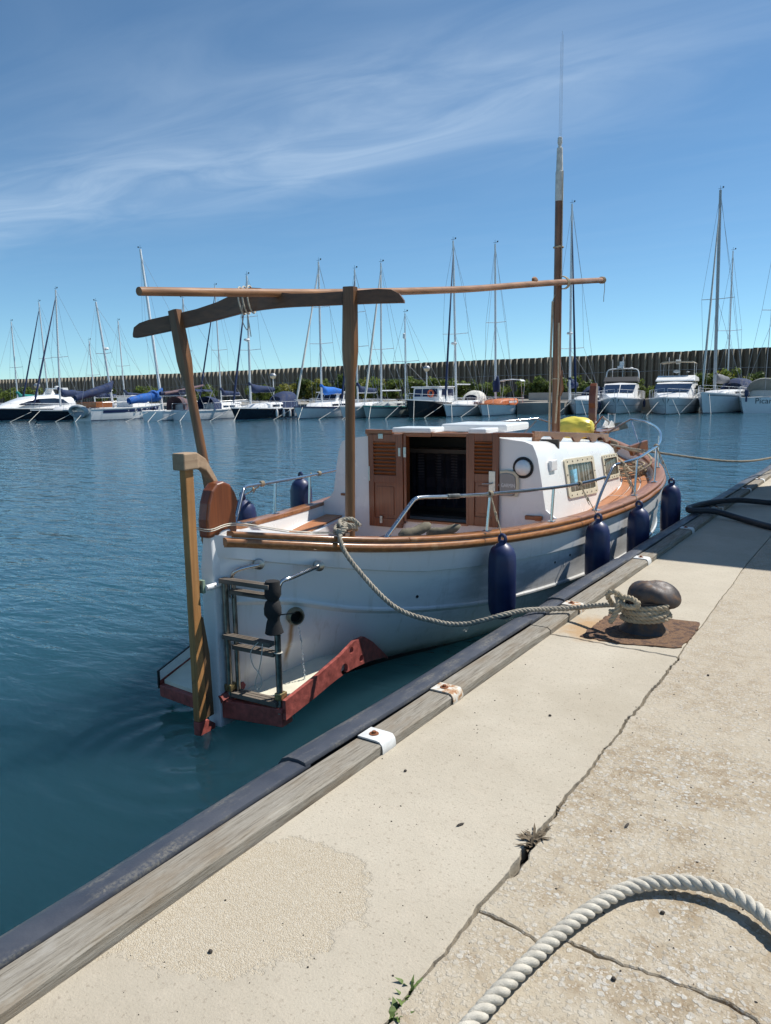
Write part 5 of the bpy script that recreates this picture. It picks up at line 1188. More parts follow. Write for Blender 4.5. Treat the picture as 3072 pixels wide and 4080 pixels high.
bn = ['at the far left edge', 'behind the motor yacht with navy hull', 'left of the raked white mast', 'behind the blue boom covers', 'seen either side of the near crutch post', 'behind the navy bimini', 'right of the left lamp post', 'with yellow flowers left of the white yacht', 'as a thin dark tree against the wall', 'behind the bright blue boom cover', 'as a taller dark tree beside the near mast', 'just right of the bright blue boom cover', 'behind the brown crutch post on the right', 'between two mast stays mid picture', 'left of the black hulled boat', 'behind the black boat cabin', 'just right of the middle lamp post', 'right of the black boat cabin roof', 'behind the arched white bimini frame', 'left of the orange decked yacht stern', 'leftmost over the low pale wall', 'second over the low pale wall', 'third over the low pale wall', 'beside the brown mast foot', 'behind the flybridge yacht roof', 'right of the tall grey mast', 'glowing yellow behind the blue bimini', 'low behind the outboard engine', 'at the far right edge']
for i, (x, y, z, rx) in enumerate(bl):
    yb = i in (7, 9, 11, 12, 26); bush((x, y, z+.35), rx*1.35, .6, [LEAFY, LEAF] if yb else ([LEAFD] if i in (8, 10) else [LEAF, LEAFD, LEAF]), ('yellowish' if yb else 'dark' if i in (8, 10) else 'green')+' shrub '+bn[i], 40+i)
# lamp posts
for (x, y, z), lab in (((-58.14, 64.54, 4.02), 'globe street lamp on a white post behind the dark blue yacht'), ((-41.95, 70.61, 4.45), 'globe street lamp behind the black boat cabin'), ((-88.26, 55.13, 3.5), 'globe street lamp behind the white motor yacht roof')):
    e = tag(empty('street_lamp', (x, y, 1)), lab, 'street lamp', 'lamps on the far quay'); h_ = z-1
    m = MB(); m.tube([(0, 0, 0), (0, 0, h_-.25)], .055, 8); m.build('post', GELB, e, smooth=True)
    m = MB(); m.lathe([(.1, h_-.32), (.3, h_-.18), (.36, h_)], 14); m.build('globe', CREAM, e, smooth=True)
    m = MB(); m.lathe([(.37, h_), (.34, h_+.14), (.2, h_+.27), (.01, h_+.30)], 14); m.build('cap', ALUD, e, smooth=True)

# ------------------------------------------------------------------ moored yachts
class Yacht:
    def __init__(s, name, c, yaw, L, B, lab, cat='yacht', fb=.82, bowup=.25, hullm=None, deckm=None, stripe=None, transom=.62, bootm=None):
        s.e = tag(empty(name, (c[0], c[1], WZ), math.radians(yaw)), lab, cat, 'yachts moored along the breakwater'); s.L, s.B, s.fb = L, B, fb; s.tr = transom
        s.bu = bowup; hullm = hullm or GELB; rg = []; ns = 22
        for k in range(ns+1):
            t = k/ns; rg.append(s.sec(t))
        m = MB(); m.loft(rg, cyc=False); r0_ = rg[0]; m.add(r0_, [tuple(range(len(r0_)))]); m.build('hull', hullm, s.e, smooth=True, ang=35)
        # deck
        m = MB(); m.loft([[(-s.hb(t)*.985, s.y(t)+(s.ov(t)), s.sh(t)-.02), (0, s.y(t)+s.ov(t), s.sh(t)+.03), (s.hb(t)*.985, s.y(t)+s.ov(t), s.sh(t)-.02)] for t in [k/20 for k in range(21)]], cyc=False); m.build('deck', deckm or GEL, s.e, smooth=True)
        # toe rail
        for sg in (1, -1):
            m = MB(); m.loft([[(sg*s.hb(t), s.y(t)+s.ov(t), s.sh(t)-.05), (sg*(s.hb(t)+.025), s.y(t)+s.ov(t), s.sh(t)-.05), (sg*(s.hb(t)+.025), s.y(t)+s.ov(t), s.sh(t)+.04), (sg*s.hb(t), s.y(t)+s.ov(t), s.sh(t)+.04)] for t in [k/20 for k in range(21)]]); m.build('toe_rail', stripe or deckm or GEL, s.e)
        m = MB()
        for sg in (1, -1): m.loft([[(sg*(s.wl(t)+.012), s.y(t), .0), (sg*(s.wl(t)+.02), s.y(t), .13)] for t in [k/20 for k in range(21)]], cyc=False)
        m.build('boot_stripe', bootm or BOOT, s.e)
    def y(s, t): return (t-.5)*s.L*.94
    def ov(s, t): return .06*s.L*max(0, (t-.6)/.4)**1.5
    def hb(s, t): 
        b = s.B/2
        return max(.02, b*(s.tr+(1-s.tr)*math.sin(math.pi*min(t/.8, .5))) if t < .4 else b*max(0, 1-((t-.4)/.6)**2.3)+.02)
    def wl(s, t): return max(.01, s.hb(t)*(.86-.35*max(0, (t-.5)/.5)**1.5))
    def sh(s, t): return s.fb*(1+s.bu*max(0, (t-.25)/.75)**1.7)
    def sec(s, t):
        h = []; S_ = s.sh(t); w, b = s.wl(t), s.hb(t)
        for f in (-.35, 0, .25, .5, .75, 1.):
            z = f*S_; x = w*.6 if f < 0 else w+(b-w)*f**.8
            h.append((x, s.y(t)+s.ov(t)*max(0, f), z))
        return [(-x, y_, z) for x, y_, z in reversed(h)]+h
    def part(s, m, nm, mat_, **k): return m.build(nm, mat_, s.e, **k)
    def cabin(s, y0, y1, w, h, mat_=None, slope=.35, win=True, z0=None, wm=None):
        z0 = z0 or s.sh(.45); m = MB(); rg = []
        for y_, k, hh in ((y0, .9, h*.9), (y0+.05, 1., h), ((y0+y1)/2, 1, h), (y1-h*slope*2, .86, h*.8), (y1, .70, .08)):
            x = w/2*k; rg.append([(-x, y_, z0-.1), (-x*.95, y_, z0+hh*.75), (-x*.8, y_, z0+hh*.95), (0, y_, z0+hh), (x*.8, y_, z0+hh*.95), (x*.95, y_, z0+hh*.75), (x, y_, z0-.1)])
        m.loft(rg); c = s.part(m, 'cabin', mat_ or GEL, smooth=True, ang=40)
        if win:
            for sg in (1, -1):
                for a, b in ((.12, .34), (.38, .60)):
                    m = MB(); ya, yb = y0+(y1-y0)*a, y0+(y1-y0)*b; x = w/2*.985+.01
                    m.add([(sg*x, ya, z0+h*.28), (sg*x*.985, yb, z0+h*.28), (sg*x*.965, yb, z0+h*.6), (sg*x*.975, ya, z0+h*.62)], [(0, 1, 2, 3)]); m.build('window', wm or DGLASS, c)
        return c
    def loc(s, p): return s.e.matrix_basis.inverted() @ Vector(p)
    def mast(s, base, top, r=.085, mat_=None, spread=(.42, .68), stay=None, staym=None, radar=None, fore=True):
        s.e.matrix_basis = Matrix.Translation(s.e.location) @ s.e.rotation_euler.to_matrix().to_4x4()
        a, b = s.loc(base), s.loc(top); s.mb_, s.mt_ = a, b
        m = MB(); m.tube([a-Vector((0, 0, .5)), a.lerp(b, .7), b], [r, r, r*.75], 8); ms = s.part(m, 'mast', mat_ or ALU, smooth=True)
        m = MB(); wd = s.B*.36; ends_ = []
        for f in spread:
            c = a.lerp(b, f); k = wd*(1 if f < .5 else .8); m.tube([c+Vector((-k, -.15, .06)), c, c+Vector((k, -.15, .06))], .028, 5); ends_.append((c, k))
        m.build('spreader', mat_ or ALU, ms)
        m = MB(); rr_ = .012
        bow = Vector((0, s.L*.5, s.sh(1.)+.1)); st = Vector((0, -s.L*.47, s.sh(0)+.2))
        m.tube([bow, b.lerp(a, .04)], rr_, 4); m.tube([st, b], rr_, 4)
        for sg in (1, -1):
            ch = Vector((sg*s.B*.44, a.y-.1, s.sh(.5)))
            pt = [ch]+[c+Vector((sg*k, -.15, .06)) for c, k in ends_]+[b.lerp(a, .02)]
            m.tube(pt, rr_, 4)
            if ends_: m.tube([ch+Vector((0, -.3, 0)), ends_[0][0]], rr_, 4)
        m.build('rigging', ALUD, ms)
        if stay:
            m = MB(); q = [bow.lerp(b.lerp(a, .06), t) for t in (0.03, .1, .4, .8, .97)]; m.tube(q, [.05, .10, .085, .06, .03], 7); m.build('furled_sail', staym or NAVYC, s.e, smooth=True)
        m = MB(); m.tube([b, b+Vector((0, 0, .35))], .012, 4); m.tube([b+Vector((-.25, 0, .12)), b+Vector((.18, 0, .12))], .012, 4); m.box(b+Vector((-.22, 0, .2)), (.12, .04, .1)); m.build('wind_vane', BLACKP, ms)
        if radar:
            c = a.lerp(b, radar)+Vector((0, .28, 0)); m = MB(); m.lathe([(.02, -.1), (.24, -.08), (.27, 0), (.22, .1), (.02, .12)], 12, c); m.box(c+Vector((0, -.12, -.12)), (.1, .3, .05)); m.build('radar', GEL, ms, smooth=True)
        return ms
    def boom(s, ln, z, mat_=None, cover=None, droop=.15, fat=.19, up=0.):
        z -= .3; a = Vector((s.mb_.x, s.mb_.y, z)); e_ = a+Vector((0, -ln, up)); m = MB(); m.tube([a, e_], .055, 7); bo = s.part(m, 'boom', mat_ or ALU, smooth=True)
        if cover:
            m = MB(); rg = []; r = random.Random(int(ln*100))
            q = [a+Vector((0, .1, .85)), a+Vector((0, -.12, .62))]+[a.lerp(e_, t)+Vector((0, 0, .2+.12*(1-t)+r.uniform(-.03, .03))) for t in (.12, .25, .4, .55, .7, .85, .98)]
            rad = [.10, .16]+[fat*(1.25-.55*t)*r.uniform(.9, 1.12) for t in (.12, .25, .4, .55, .7, .85, .98)]
            m.tube(spline(q, 3), [rad[min(i//3, len(rad)-1)]*(1-(i % 3)/3)+rad[min(i//3+1, len(rad)-1)]*((i % 3)/3) for i in range(len(spline(q, 3)))], 9, True, 1.25); m.build('sail_cover', cover, bo, smooth=True, ang=70)
    def hood(s, y0, mat_=None, w=None, h=1.05, ln=1.5, z0=None):
        w = w or s.B*.62; z0 = z0 or s.sh(.35); m = MB(); rg = []
        for t, k in ((0, 1), (.35, 1.02), (.7, .9), (1, .35)):
            rg.append([(w/2*math.cos(math.pi*j/10), y0+ln*t, z0+h*k*math.sin(math.pi*j/10)**.6) for j in range(11)])
        m.loft(rg, cyc=False); hd_ = s.part(m, 'spray_hood', mat_ or NAVYC, smooth=True, ang=70)
        m = MB(); q = [(w/2*.72*math.cos(math.pi*(.22+.56*j/8)), y0+ln*.87, z0+.05+h*.64*math.sin(math.pi*(.22+.56*j/8))**.6) for j in range(9)]; q2 = [(w/2*.72*math.cos(math.pi*(.22+.56*j/8)), y0+ln*1.02, z0+h*.28) for j in range(9)]
        m.loft([[Vector(v)+Vector((0, .06, .06)) for v in q], [Vector(v)+Vector((0, .06, .03)) for v in q2]], cyc=False); m.build('hood_window', DGLASS, hd_)
    def bimini(s, y0, ln, z, mat_=None, w=None):
        w = w or s.B*.66; m = MB(); m.loft([[(-w/2, y0+ln*t, z-.18), (-w*.42, y0+ln*t, z-.03), (0, y0+ln*t, z+.05*math.sin(math.pi*t)), (w*.42, y0+ln*t, z-.03), (w/2, y0+ln*t, z-.18), (w*.4, y0+ln*t, z-.10), (0, y0+ln*t, z-.04), (-w*.4, y0+ln*t, z-.10)] for t in (0, .3, .6, 1)]); bi = s.part(m, 'bimini', mat_ or NAVYC, smooth=True, ang=50)
        for sg in (1, -1):
            m = MB(); m.tube([(sg*w*.48, y0+ln*.05, z-.15), (sg*w*.48, y0+ln*.5, s.sh(.2)), (sg*w*.48, y0+ln*.95, z-.15)], .018, 5); m.build('bimini_frame', ALU, bi)
    def rails(s, h=.6):
        for sg in (1, -1):
            m = MB(); top = []
            for k in range(9):
                t = .12+.86*k/8; p = Vector((sg*(s.hb(t)-.05), s.y(t)+s.ov(t), s.sh(t))); m.tube([p, p+Vector((0, 0, h))], .014, 4); top.append(p+Vector((0, 0, h)))
            m.tube(top, .016, 5); m.build('guard_rail', ALU, s.e)
    def fenders(s, ts, sg=1, mat_=None):
        for t in ts:
            m = MB(); m.lathe([(.02, -.7), (.1, -.66), (.115, -.5), (.115, -.2), (.08, -.08), (.02, 0)], 9, (sg*(s.hb(t)+.12), s.y(t)+s.ov(t), s.sh(t)-.05)); s.part(m, 'hull_fender', mat_ or GEL, smooth=True)
    def lines(s, stern=False):
        m = MB(); sgn = -1 if stern else 1
        for sg in (1, -1):
            p = Vector((sg*.35, sgn*s.L*.45, s.sh(0 if stern else .97))); m.tube([p, p+Vector((sg*.9, sgn*2.2, -p.z-.05))], .02, 4)
        s.part(m, 'mooring_lines', WHITEC)
    def buoy(s, p):
        m = MB(); m.torus(p, .27, .075, (.25, 1, .15), 18, 8); s.part(m, 'lifebuoy', ORANGE, smooth=True)
    def stripe(s, z0f, z1f, mat_, t0=.05, t1=.95):
        m = MB()
        for sg in (1, -1):
            rg = []
            for k in range(21):
                t = t0+(t1-t0)*k/20; S_ = s.sh(t); w, b = s.wl(t), s.hb(t)
                rg.append([(sg*(w+(b-w)*f**.8+.012), s.y(t)+s.ov(t)*f, f*S_) for f in (z0f, z1f)])
            m.loft(rg, cyc=False)
        s.part(m, 'hull_stripe', mat_)
    def tilt(s): pass

def wheelhouse(y_, y0, y1, w, h, z0, frm=None, rake=.3, glassm=None, roof=True, roofm=None):
    """box wheelhouse with a raked front and window openings filled with dark glass"""
    m = MB(); b = rake*h
    m.loft([[(-w/2, y0, z0), (w/2, y0, z0), (w/2, y1, z0), (-w/2, y1, z0)], [(-w/2*.93, y0+.05, z0+h), (w/2*.93, y0+.05, z0+h), (w/2*.93, y1-b, z0+h), (-w/2*.93, y1-b, z0+h)]]); c = y_.part(m, 'wheelhouse', frm or GEL, bevel=.04)
    def f_(sx_, t, f): # point on front
        x = (-w/2+w*t)*(1-.07*f); return (x, y1-b*f+.02, z0+h*f+.004)
    for a, bb2 in ((.06, .34), (.37, .63), (.66, .94)):
        m = MB(); m.add([f_(0, a, .36), f_(0, bb2, .36), f_(0, bb2, .9), f_(0, a, .9)], [(0, 1, 2, 3)]); m.build('front_window', glassm or DGLASS, c)
    for sg in (1, -1):
        for a, bb2 in ((.1, .45), (.52, .86)):
            m = MB(); q = []
            for t, f in ((a, .36), (bb2, .36), (bb2-.06*(bb2 > .7), .88), (a, .88)): q.append((sg*(w/2*(1-.07*f)+.015), y0+.03+(y1-b*f-y0)*t, z0+h*f))
            m.add(q, [(0, 1, 2, 3)]); m.build('side_window', glassm or DGLASS, c)
    if roof:
        m = MB(); m.box((0, (y0+y1-b)/2, z0+h+.05), (w*1.05, (y1-b-y0)+.55, .09)); y_.part(m, 'roof', roofm or GEL, bevel=.03)
    return c

# 1 motor yacht, navy hull, left edge
a = Yacht('motor_yacht', (-73.27, 45.02), -172.1, 13, 3.9, 'white topped motor yacht with navy hull at the far left', fb=1.0, hullm=NAVYH, transom=.85)
rg = []; z0 = 1.12
m = MB()
for y_, w, zt in ((-4.2, 1.55, .9), (-3.6, 1.6, 1.3), (-1.5, 1.6, 1.28), (.6, 1.5, 1.12), (2.0, 1.3, .72), (3.3, 1.0, .3), (4.3, .6, .05)):
    rg.append([(-w, y_, z0-.1), (-w*.97, y_, z0+zt*.55), (-w*.8, y_, z0+zt*.92), (0, y_, z0+zt), (w*.8, y_, z0+zt*.92), (w*.97, y_, z0+zt*.55), (w, y_, z0-.1)])
m.loft(rg); c = a.part(m, 'superstructure', GEL, smooth=True, ang=40)
for sg in (1, -1):
    m = MB(); m.loft([[(sg*1.62, y_, z0+.3+d*.0), (sg*(1.56 if y_ < 1 else 1.56-(y_-1)*.17), y_, z0+.3+d)] for y_, d in ((-3.3, .05), (-2.6, .5), (-1.5, .62), (.4, .58), (1.5, .38), (2.6, .06))], cyc=False); m.build('side_window', DGLASS, c)
m = MB(); m.prism([(-1.2, -4.0, 2.3), (-1.2, -2.4, 2.35), (-1.2, -2.9, 3.0), (-1.2, -3.6, 3.05)], (.15, 0, 0)); m.prism([(1.05, -4.0, 2.3), (1.05, -2.4, 2.35), (1.05, -2.9, 3.0), (1.05, -3.6, 3.05)], (.15, 0, 0)); m.box((0, -3.25, 3.02), (2.4, .8, .12)); a.part(m, 'radar_arch', GEL, bevel=.03)
m = MB(); m.lathe([(.02, 0), (.25, .03), (.25, .15), (.05, .22)], 10, (0, -3.3, 3.08)); m.tube([(.7, -3.3, 3.0), (.75, -3.6, 4.6)], .02, 4); a.part(m, 'radar', GEL); a.rails(.5); a.lines()
# 2 navy sloop
a = Yacht('sailing_yacht', (-66.33, 45.62), -172.1, 10.5, 3.2, 'navy hulled sailing yacht with navy boom cover beside the motor yacht', hullm=NAVYH); a.cabin(-2.2, 2.6, 1.9, .5); a.mast((-67.82, 44.61, 1.3), (-67.46, 44.86, 12.13), stay=True, spread=(.42,)); a.boom(4.0, 2.5, cover=NAVYC, fat=.24); a.rails(); a.lines(); a.stripe(.9, .94, GEL)
# 3 motor sailer stern-to
a = Yacht('motor_sailer', (-61.6, 47.03), 7.9, 10.5, 3.4, 'white motor sailer with navy stripe and small wheelhouse, stern to the water', fb=1.05, transom=.7); a.stripe(.62, .86, WSTRIPE, .12, .9); a.mast((-62.3, 46.56, 1.3), (-63.1, 46.02, 10.79), .10, radar=.55, spread=(.5,)); a.boom(4.6, 3.0, cover=BLUEC if 0 else NAVYC, fat=.30, up=-.9); wheelhouse(a, .3, 2.7, 2.1, 1.0, 1.1, rake=.4, glassm=simple('pale_glass', (.25, .28, .28), .1, 0, .1, 2)); a.rails(.55); a.lines(True)
m = MB(); m.box((0, -3.4, 1.4), (2.4, 2.0, .5)); a.part(m, 'cockpit_coaming', VARNX, bevel=.05)
m = MB()
for k in range(3):
    m.torus((a.hb(.5+.09*k)+.0, a.y(.5+.09*k), .8), .12, .03, (1, 0, 0), 12, 5)
a.part(m, 'portholes', ALU)
m = MB(); m.ball((a.hb(.8)+.22, a.y(.8), .8), .24, 10, 7, (1, 1, 1.25)); a.part(m, 'round_fender', NAVYF, smooth=True)
DGREY = simple('dinghy_grey', (.42, .46, .47), .6, 0, .12, 3)
dp = a.e.matrix_basis @ Vector((0, -a.L*.47-.35, .85)); dn = tag(empty('inflatable_dinghy', dp, math.radians(7.9)), 'grey inflatable dinghy hung across the stern of the motor sailer', 'dinghy')
m = MB(); m.torus((0, 0, 0), .95, .2, (0, 1, .35), 26, 9, .55); m.build('tube', DGREY, dn, smooth=True)
m = MB(); m.loft([[(-.8, -.02, -.42), (.8, -.02, -.42), (.9, .14, 0), (-.9, .14, 0)], [(-.8, .08, -.42), (.8, .08, -.42), (.9, .24, 0), (-.9, .24, 0)]]); m.box((0, .12, .25), (1.5, .08, .4)); m.build('floor', ALUD, dn)
# 4 ketch stern-to
a = Yacht('sailing_yacht', (-54.25, 48.4), 7.9, 9.5, 3.1, 'white sailing yacht with mauve spray hood and tall raked mast', transom=.75); a.cabin(-.5, 3, 1.9, .5); a.mast((-56.09, 47.16, 1.3), (-57.01, 46.54, 14.9), .12, GELB, spread=(.5,)); a.boom(4.2, 2.2, cover=BLUEC, fat=.34, up=-.4); a.hood(-1.6, MAUVEC, h=1.2); a.rails(); a.lines(True)
m = MB(); m.tube([(.3, -3.2, 2.3), (.2, -1, 2.5), (.2, 2.2, 3.0)], [.16, .2, .12], 8, True, .8); a.part(m, 'bundled_sail', MAUVEC, smooth=True)
# 5 navy bimini
a = Yacht('sailing_yacht', (-51.97, 49.83), 7.9, 9.5, 3.2, 'white sailing yacht with navy bimini and orange lifebuoy on its stern', transom=.8); a.cabin(-.6, 3, 2, .5); a.mast((-54.08, 48.41, 1.3), (-54.02, 48.45, 10.59), .09, spread=(.5,)); a.boom(3.6, 2.4, cover=NAVYC); a.bimini(-3.8, 2.2, 2.6); a.hood(-1.5, h=1.15); a.rails(); a.buoy((.9, -4.5, 1.35)); a.lines(True)
# 6 navy sloop with tent
a = Yacht('sailing_yacht', (-47.13, 51.44), -172.1, 10, 3.2, 'navy hulled sailing yacht with white cabin and draped navy awning', hullm=NAVYH); a.cabin(-2.4, 2.4, 1.9, .55); a.mast((-48.38, 50.6, 1.3), (-48.27, 50.68, 12.29), .10, radar=.5, stay=True); a.boom(3.8, 2.6, cover=NAVYC, fat=.26); a.hood(-3.6, h=1.5, ln=2.6); a.rails(); a.fenders((.3, .4, .5, .6)); a.fenders((.3, .4, .5, .6), -1); a.lines()
# 7 white sloop
a = Yacht('sailing_yacht', (-43.08, 54.92), -172.1, 10.5, 3.3, 'white sailing yacht with bright blue boom cover and rolled white foresail', stripe=WSTRIPE); a.cabin(-2.3, 2.6, 1.9, .5); a.mast((-43.49, 54.65, 1.3), (-43.44, 54.68, 13.46), .095, stay=True, staym=WHITEC); a.boom(3.9, 2.35, cover=simple('royal_blue_canvas', (.008, .13, .50), .8, 0, .2, 3, .25, 14), fat=.26); a.rails(); a.fenders((.45,)); a.fenders((.45,), -1); a.lines(); a.stripe(.88, .92, WSTRIPE)
# motor boat behind 7
a = Yacht('motor_boat', (-45.2, 58.5), -172.1, 8, 3.0, 'small white pilothouse motor boat behind the yacht with the bright blue cover', fb=.95, transom=.9); wheelhouse(a, -1.5, 1.6, 2.3, 1.1, 1.05, rake=.7); a.rails(.5)
# 8
a = Yacht('sailing_yacht', (-39.08, 55.56), -172.1, 9.5, 3.1, 'white sailing yacht with navy foresail cover half hidden by the brown post'); a.cabin(-2, 2.4, 1.8, .45); a.mast((-39.79, 55.08, 1.3), (-39.83, 55.06, 12.49), .085, stay=True); a.boom(3.6, 2.4, cover=NAVYC); a.rails(); a.lines()
# 9
a = Yacht('sailing_yacht', (-37.66, 57.06), -172.1, 10, 3.2, 'pale green grey sailing yacht with dark rubbing band right of the brown post', hullm=simple('sage_hull', (.50, .56, .53), .35, 0, .06, .7), stripe=GREENC); a.stripe(.80, .88, BOOT); a.cabin(-2.2, 2.2, 1.8, .45, simple('sage_cabin', (.40, .42, .40), .5, 0, .08, .7)); a.mast((-38.33, 56.61, 1.3), (-38.2, 56.7, 13.06), .085, spread=(.38,), stay=True, staym=WHITEC); a.boom(4.2, 2.55, cover=None); a.rails(); a.lines()
# 10 black boat
a = Yacht('motor_boat', (-33.99, 57.61), -172.1, 9, 3.4, 'black hulled boat with white wheelhouse and orange lifebuoy', fb=1.2, bowup=.25, hullm=BLACKH, bootm=SCUM); wheelhouse(a, -3.0, .8, 2.5, 1.2, 1.25, rake=.12, glassm=simple('blue_glass', (.012, .018, .06), .12, 0, .2, 1)); a.rails(.5); a.lines(); a.buoy((-.55, 1.0, 1.95))
a.mast((-35.7, 56.46, 1.3), (-35.67, 56.48, 8.68), .06, spread=(.45,))
m = MB(); m.lathe([(.05, 0), (.12, .05), (.12, .4), (.05, .45)], 10, (a.mb_.x, a.mb_.y+.12, 6.6)); a.part(m, 'radar_reflector', GEL)
# 11
a = Yacht('sailing_yacht', (-32.27, 61.26), -172.1, 10.5, 3.3, 'white sailing yacht with navy furled foresail right of the black boat'); a.cabin(-2.2, 2.6, 1.9, .45); a.mast((-33.04, 60.74, 1.3), (-33.26, 60.6, 14.89), .10, radar=.36, stay=True); a.boom(3.6, 3.0, cover=None); a.hood(-2.6, WHITEC, h=1.3, ln=1.6); a.rails(); a.lines(); a.stripe(.84, .87, WSTRIPE); a.fenders((.5,), -1, NAVYF); a.fenders((.5,), 1, NAVYF)
# 12 orange deck
a = Yacht('sailing_yacht', (-29.87, 62.96), -172.1, 10, 3.2, 'white sailing yacht with orange brown deck and cabin sides', deckm=ORDECK); a.cabin(-2.6, 2.2, 2.0, .55, ORDECK, wm=ALU); a.mast((-30.16, 62.77, 1.3), (-30.27, 62.69, 14.58), .10, spread=(.5,)); a.rails(); a.fenders((.25, .35, .42), -1); a.fenders((.25, .35, .42), 1); a.lines()
m = MB(); m.tube([a.mb_+Vector((0, -.15, .6)), a.mb_+Vector((0, -.2, 1.4)), a.mb_+Vector((0, -.12, 2.0))], [.3, .34, .2], 9); a.part(m, 'mast_sail_cover', NAVYC, smooth=True); a.bimini(-4.6, 1.4, 3.1, ALU)
# 13
a = Yacht('sailing_yacht', (-23.44, 67.64), -172.1, 10, 3.2, 'white sailing yacht with navy sail cover just right of the brown mast', fb=1.0); a.cabin(-2.2, 2.4, 1.9, .5); a.mast((-24.78, 66.74, 1.3), (-24.91, 66.66, 17.86), .11, radar=.34, stay=True, spread=(.26, .6)); a.boom(2.6, 2.6, cover=NAVYC, fat=.30); a.hood(-3.2, h=1.4, ln=2); a.rails(); a.lines(); a.fenders((.7,), -1, NAVYF); a.stripe(.68, .71, ALUD)
# 14 motor yacht
def flybridge(name, c, yaw, L, B, lab, bim):
    a = Yacht(name, c, yaw, L, B, lab, fb=1.12, bowup=.22, transom=.9, bootm=SCUM); w = B*.40
    m = MB(); rg = []; z0 = a.sh(.5)-.1
    for y_, k, zt in ((-L*.36, .98, 1.55), (-L*.1, 1., 1.62), (L*.04, .97, 1.55), (L*.13, .90, 1.05), (L*.20, .8, .62), (L*.33, .5, .36), (L*.40, .2, .15)):
        x = w*k; rg.append([(-x, y_, z0-.2), (-x*.98, y_, z0+zt*.5), (-x*.86, y_, z0+zt*.95), (0, y_, z0+zt), (x*.86, y_, z0+zt*.95), (x*.98, y_, z0+zt*.5), (x, y_, z0-.2)])
    m.loft(rg); c_ = a.part(m, 'superstructure', GEL, smooth=True, ang=35)
    def F(x, f): # windscreen plane
        y_ = L*.20+(L*.04-L*.20)*f; z_ = z0+.62+(1.5-.62)*f; return (x*w*(.80+.12*f), y_+.06, z_+.05)
    for x0, x1 in ((-.92, -.05), (.0, .88)) if bim is None else ((-.98, .96),):
        m = MB(); m.loft([[F(x0+(x1-x0)*j/6, .08), F(x0+(x1-x0)*j/6, .82)] for j in range(7)], cyc=False); m.build('windscreen', DGLASS, c_)
    for sg in (1, -1):
        m = MB(); m.add([(sg*(w+.02), -L*.22, z0+.55), (sg*(w+.02), L*.06, z0+.55), (sg*(w*.96+.03), -L*.0, z0+1.2), (sg*(w*.96+.03), -L*.22, z0+1.25)], [(0, 1, 2, 3)]); m.build('side_window', DGLASS, c_)
    m = MB(); zf = z0+1.6; m.loft([[(-w*.95, y_, zf), (w*.95, y_, zf), (w*(.95-t*.1), y_-.1, zf+t), (-w*(.95-t*.1), y_-.1, zf+t)] for y_, t in ((-L*.34, .35), (-L*.05, .5), (L*.02, .12))]); a.part(m, 'flybridge', GEL if bim else BLACKP, bevel=.05)
    m = MB(); xa = w*.9
    m.tube(spline([(-xa, -L*.2, zf), (-xa*.95, -L*.22, zf+1.0), (-xa*.6, -L*.22, zf+1.25), (xa*.6, -L*.22, zf+1.25), (xa*.95, -L*.22, zf+1.0), (xa, -L*.2, zf)], 4), .11, 7, True, .6)
    if not bim: ar = a.part(m, 'radar_arch', GEL, smooth=True)
    m = MB(); m.lathe([(.02, 0), (.3, .05), (.3, .2), (.05, .28)], 10, (.2, -L*.22, zf+(1.3 if not bim else .75))); m.lathe([(.02, 0), (.18, .03), (.05, .1)], 10, (-.8, -L*.2, zf+1.3 if not bim else zf+.8)); m.tube([(0, -L*.23, zf), (0, -L*.23, zf+2.4)], .03, 5); m.tube([(.9, -L*.23, zf), (1., -L*.3, zf+2.2)], .02, 4); m.box((.1, -L*.22, zf+1.75), (.4, .3, .4)); a.part(m, 'radar', GEL)
    if bim: a.bimini(-L*.30, L*.22, zf+1.75, TANC, w*1.7)
    a.rails(.7); a.lines(); a.fenders((.55,), -1, NAVYF); a.stripe(.5, .53, ALUD, .3, .97)
    m = MB(); m.tube([(0, L*.47, a.sh(1.)), (0, L*.5, a.sh(1)-.1)], .08, 6); m.prism([(-.3, L*.5, a.sh(1)-.1), (.3, L*.5, a.sh(1)-.1), (0, L*.485, a.sh(1)-.75)], (0, .05, 0)); a.part(m, 'bow_anchor', ALUD)
    return a
flybridge('motor_yacht', (-21.36, 70.43), -166.1, 13, 4.1, 'white motor yacht with dark flybridge screen and radar arch', None)
flybridge('motor_yacht', (-16.55, 70.23), -172.1, 14, 4.3, 'white motor yacht with cream bimini over its flybridge', True)
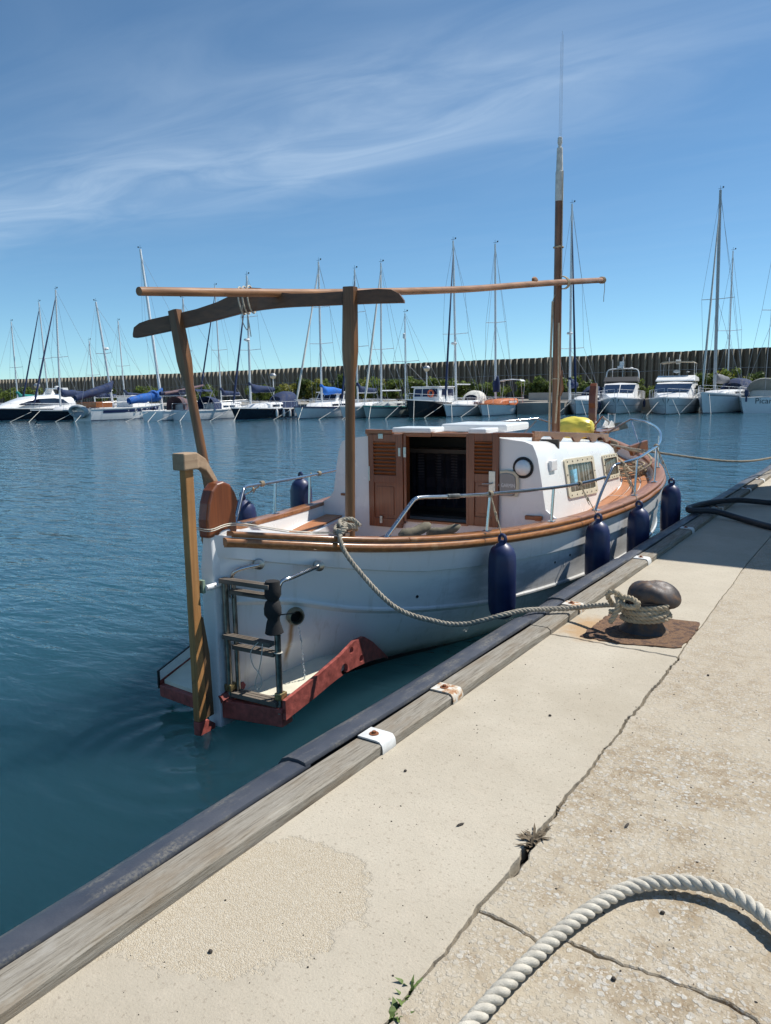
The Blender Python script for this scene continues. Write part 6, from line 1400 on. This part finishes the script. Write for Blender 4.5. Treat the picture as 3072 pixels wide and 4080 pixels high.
# 16 big sloop
a = Yacht('sailing_yacht', (-12.74, 71.72), 173.9, 12, 3.7, 'white sailing yacht with blue bimini and tall grey mast beside the flybridge yacht', fb=1.35); a.cabin(-2.8, 3, 2.2, .5); a.mast((-13.48, 71.23, 1.3), (-13.78, 71.03, 18.18), .14, ALUD, stay=True, staym=WHITEC, spread=(.48,)); a.boom(3.5, 2.8, cover=simple('grey_canvas', (.16, .165, .18), .8, 0, .3, 3, .25, 14), fat=.3); a.hood(-4.6, h=1.5, ln=2.4, w=2.6); a.rails(); a.lines(); a.stripe(.86, .93, ALUD); a.fenders((.2, .25), -1, NAVYF)
# 17 stern with the name
a = Yacht('sailing_yacht', (-9.77, 72.64), 7.9, 11, 3.9, 'white yacht with the name Picard on its stern at the right edge', fb=1.25, transom=.86); a.cabin(-1, 3.4, 2.3, .5); a.mast((-8.97, 73.18, 1.3), (-9.53, 72.81, 15.36), .11, ALUD, spread=(.5,)); a.boom(4, 3.0, cover=TANC, fat=.3); a.hood(-2.6, GREENC if 0 else simple('pale_hood', (.45, .47, .45), .8, 0, .15, 3), h=1.5, ln=2.0, w=2.8); a.rails(.8); a.stripe(.72, .75, BOOT)
text_mesh('Picard', 'name_lettering', LETTERD, .62, Matrix.Translation((.1, -a.L*.47-.012, .95)) @ Matrix.Rotation(math.radians(90), 4, 'X'), a.e, .004)
m = MB(); m.box((-1.3, -5.4, 1.6), (.3, .4, .5)); m.box((-1.3, -5.45, 1.2), (.14, .16, .6)); a.part(m, 'outboard_engine', NAVYF, bevel=.05)
# yachts farther back whose masts show
for i, (b_, t_, lab) in enumerate((((-85.57, 50.91), (-85.56, 50.92, 10.69), 'small sailing yacht at the far left with a green boom cover'), ((-84.0, 53.8), (-84.2, 53.7, 13.0), 'sailing yacht at the far left with navy furled foresail'), ((-78.97, 56.5), (-79.11, 56.4, 8.5), 'sailing yacht behind the raked mast of the motor sailer'), ((-77.98, 60.0), (-78.2, 59.9, 10.9), 'sailing yacht with thin mast left of the tall raked mast'), ((-62.7, 61.0), (-62.77, 60.9, 13.7), 'sailing yacht with crossed blue furled sails behind the awning'), ((-14.71, 84.0), (-14.84, 83.9, 15.2), 'sailing yacht with dark mast right of the tall grey one'))):
    a = Yacht('sailing_yacht', (b_[0]-.3, b_[1]+.8), -172.1, 9, 3, lab); a.cabin(-2, 2.2, 1.8, .45); a.mast((b_[0], b_[1], 1.3), t_, .075, stay=i in (1, 4), spread=(.45,)); a.boom(3.4, 2.3, cover=GREENC if i == 0 else NAVYC)
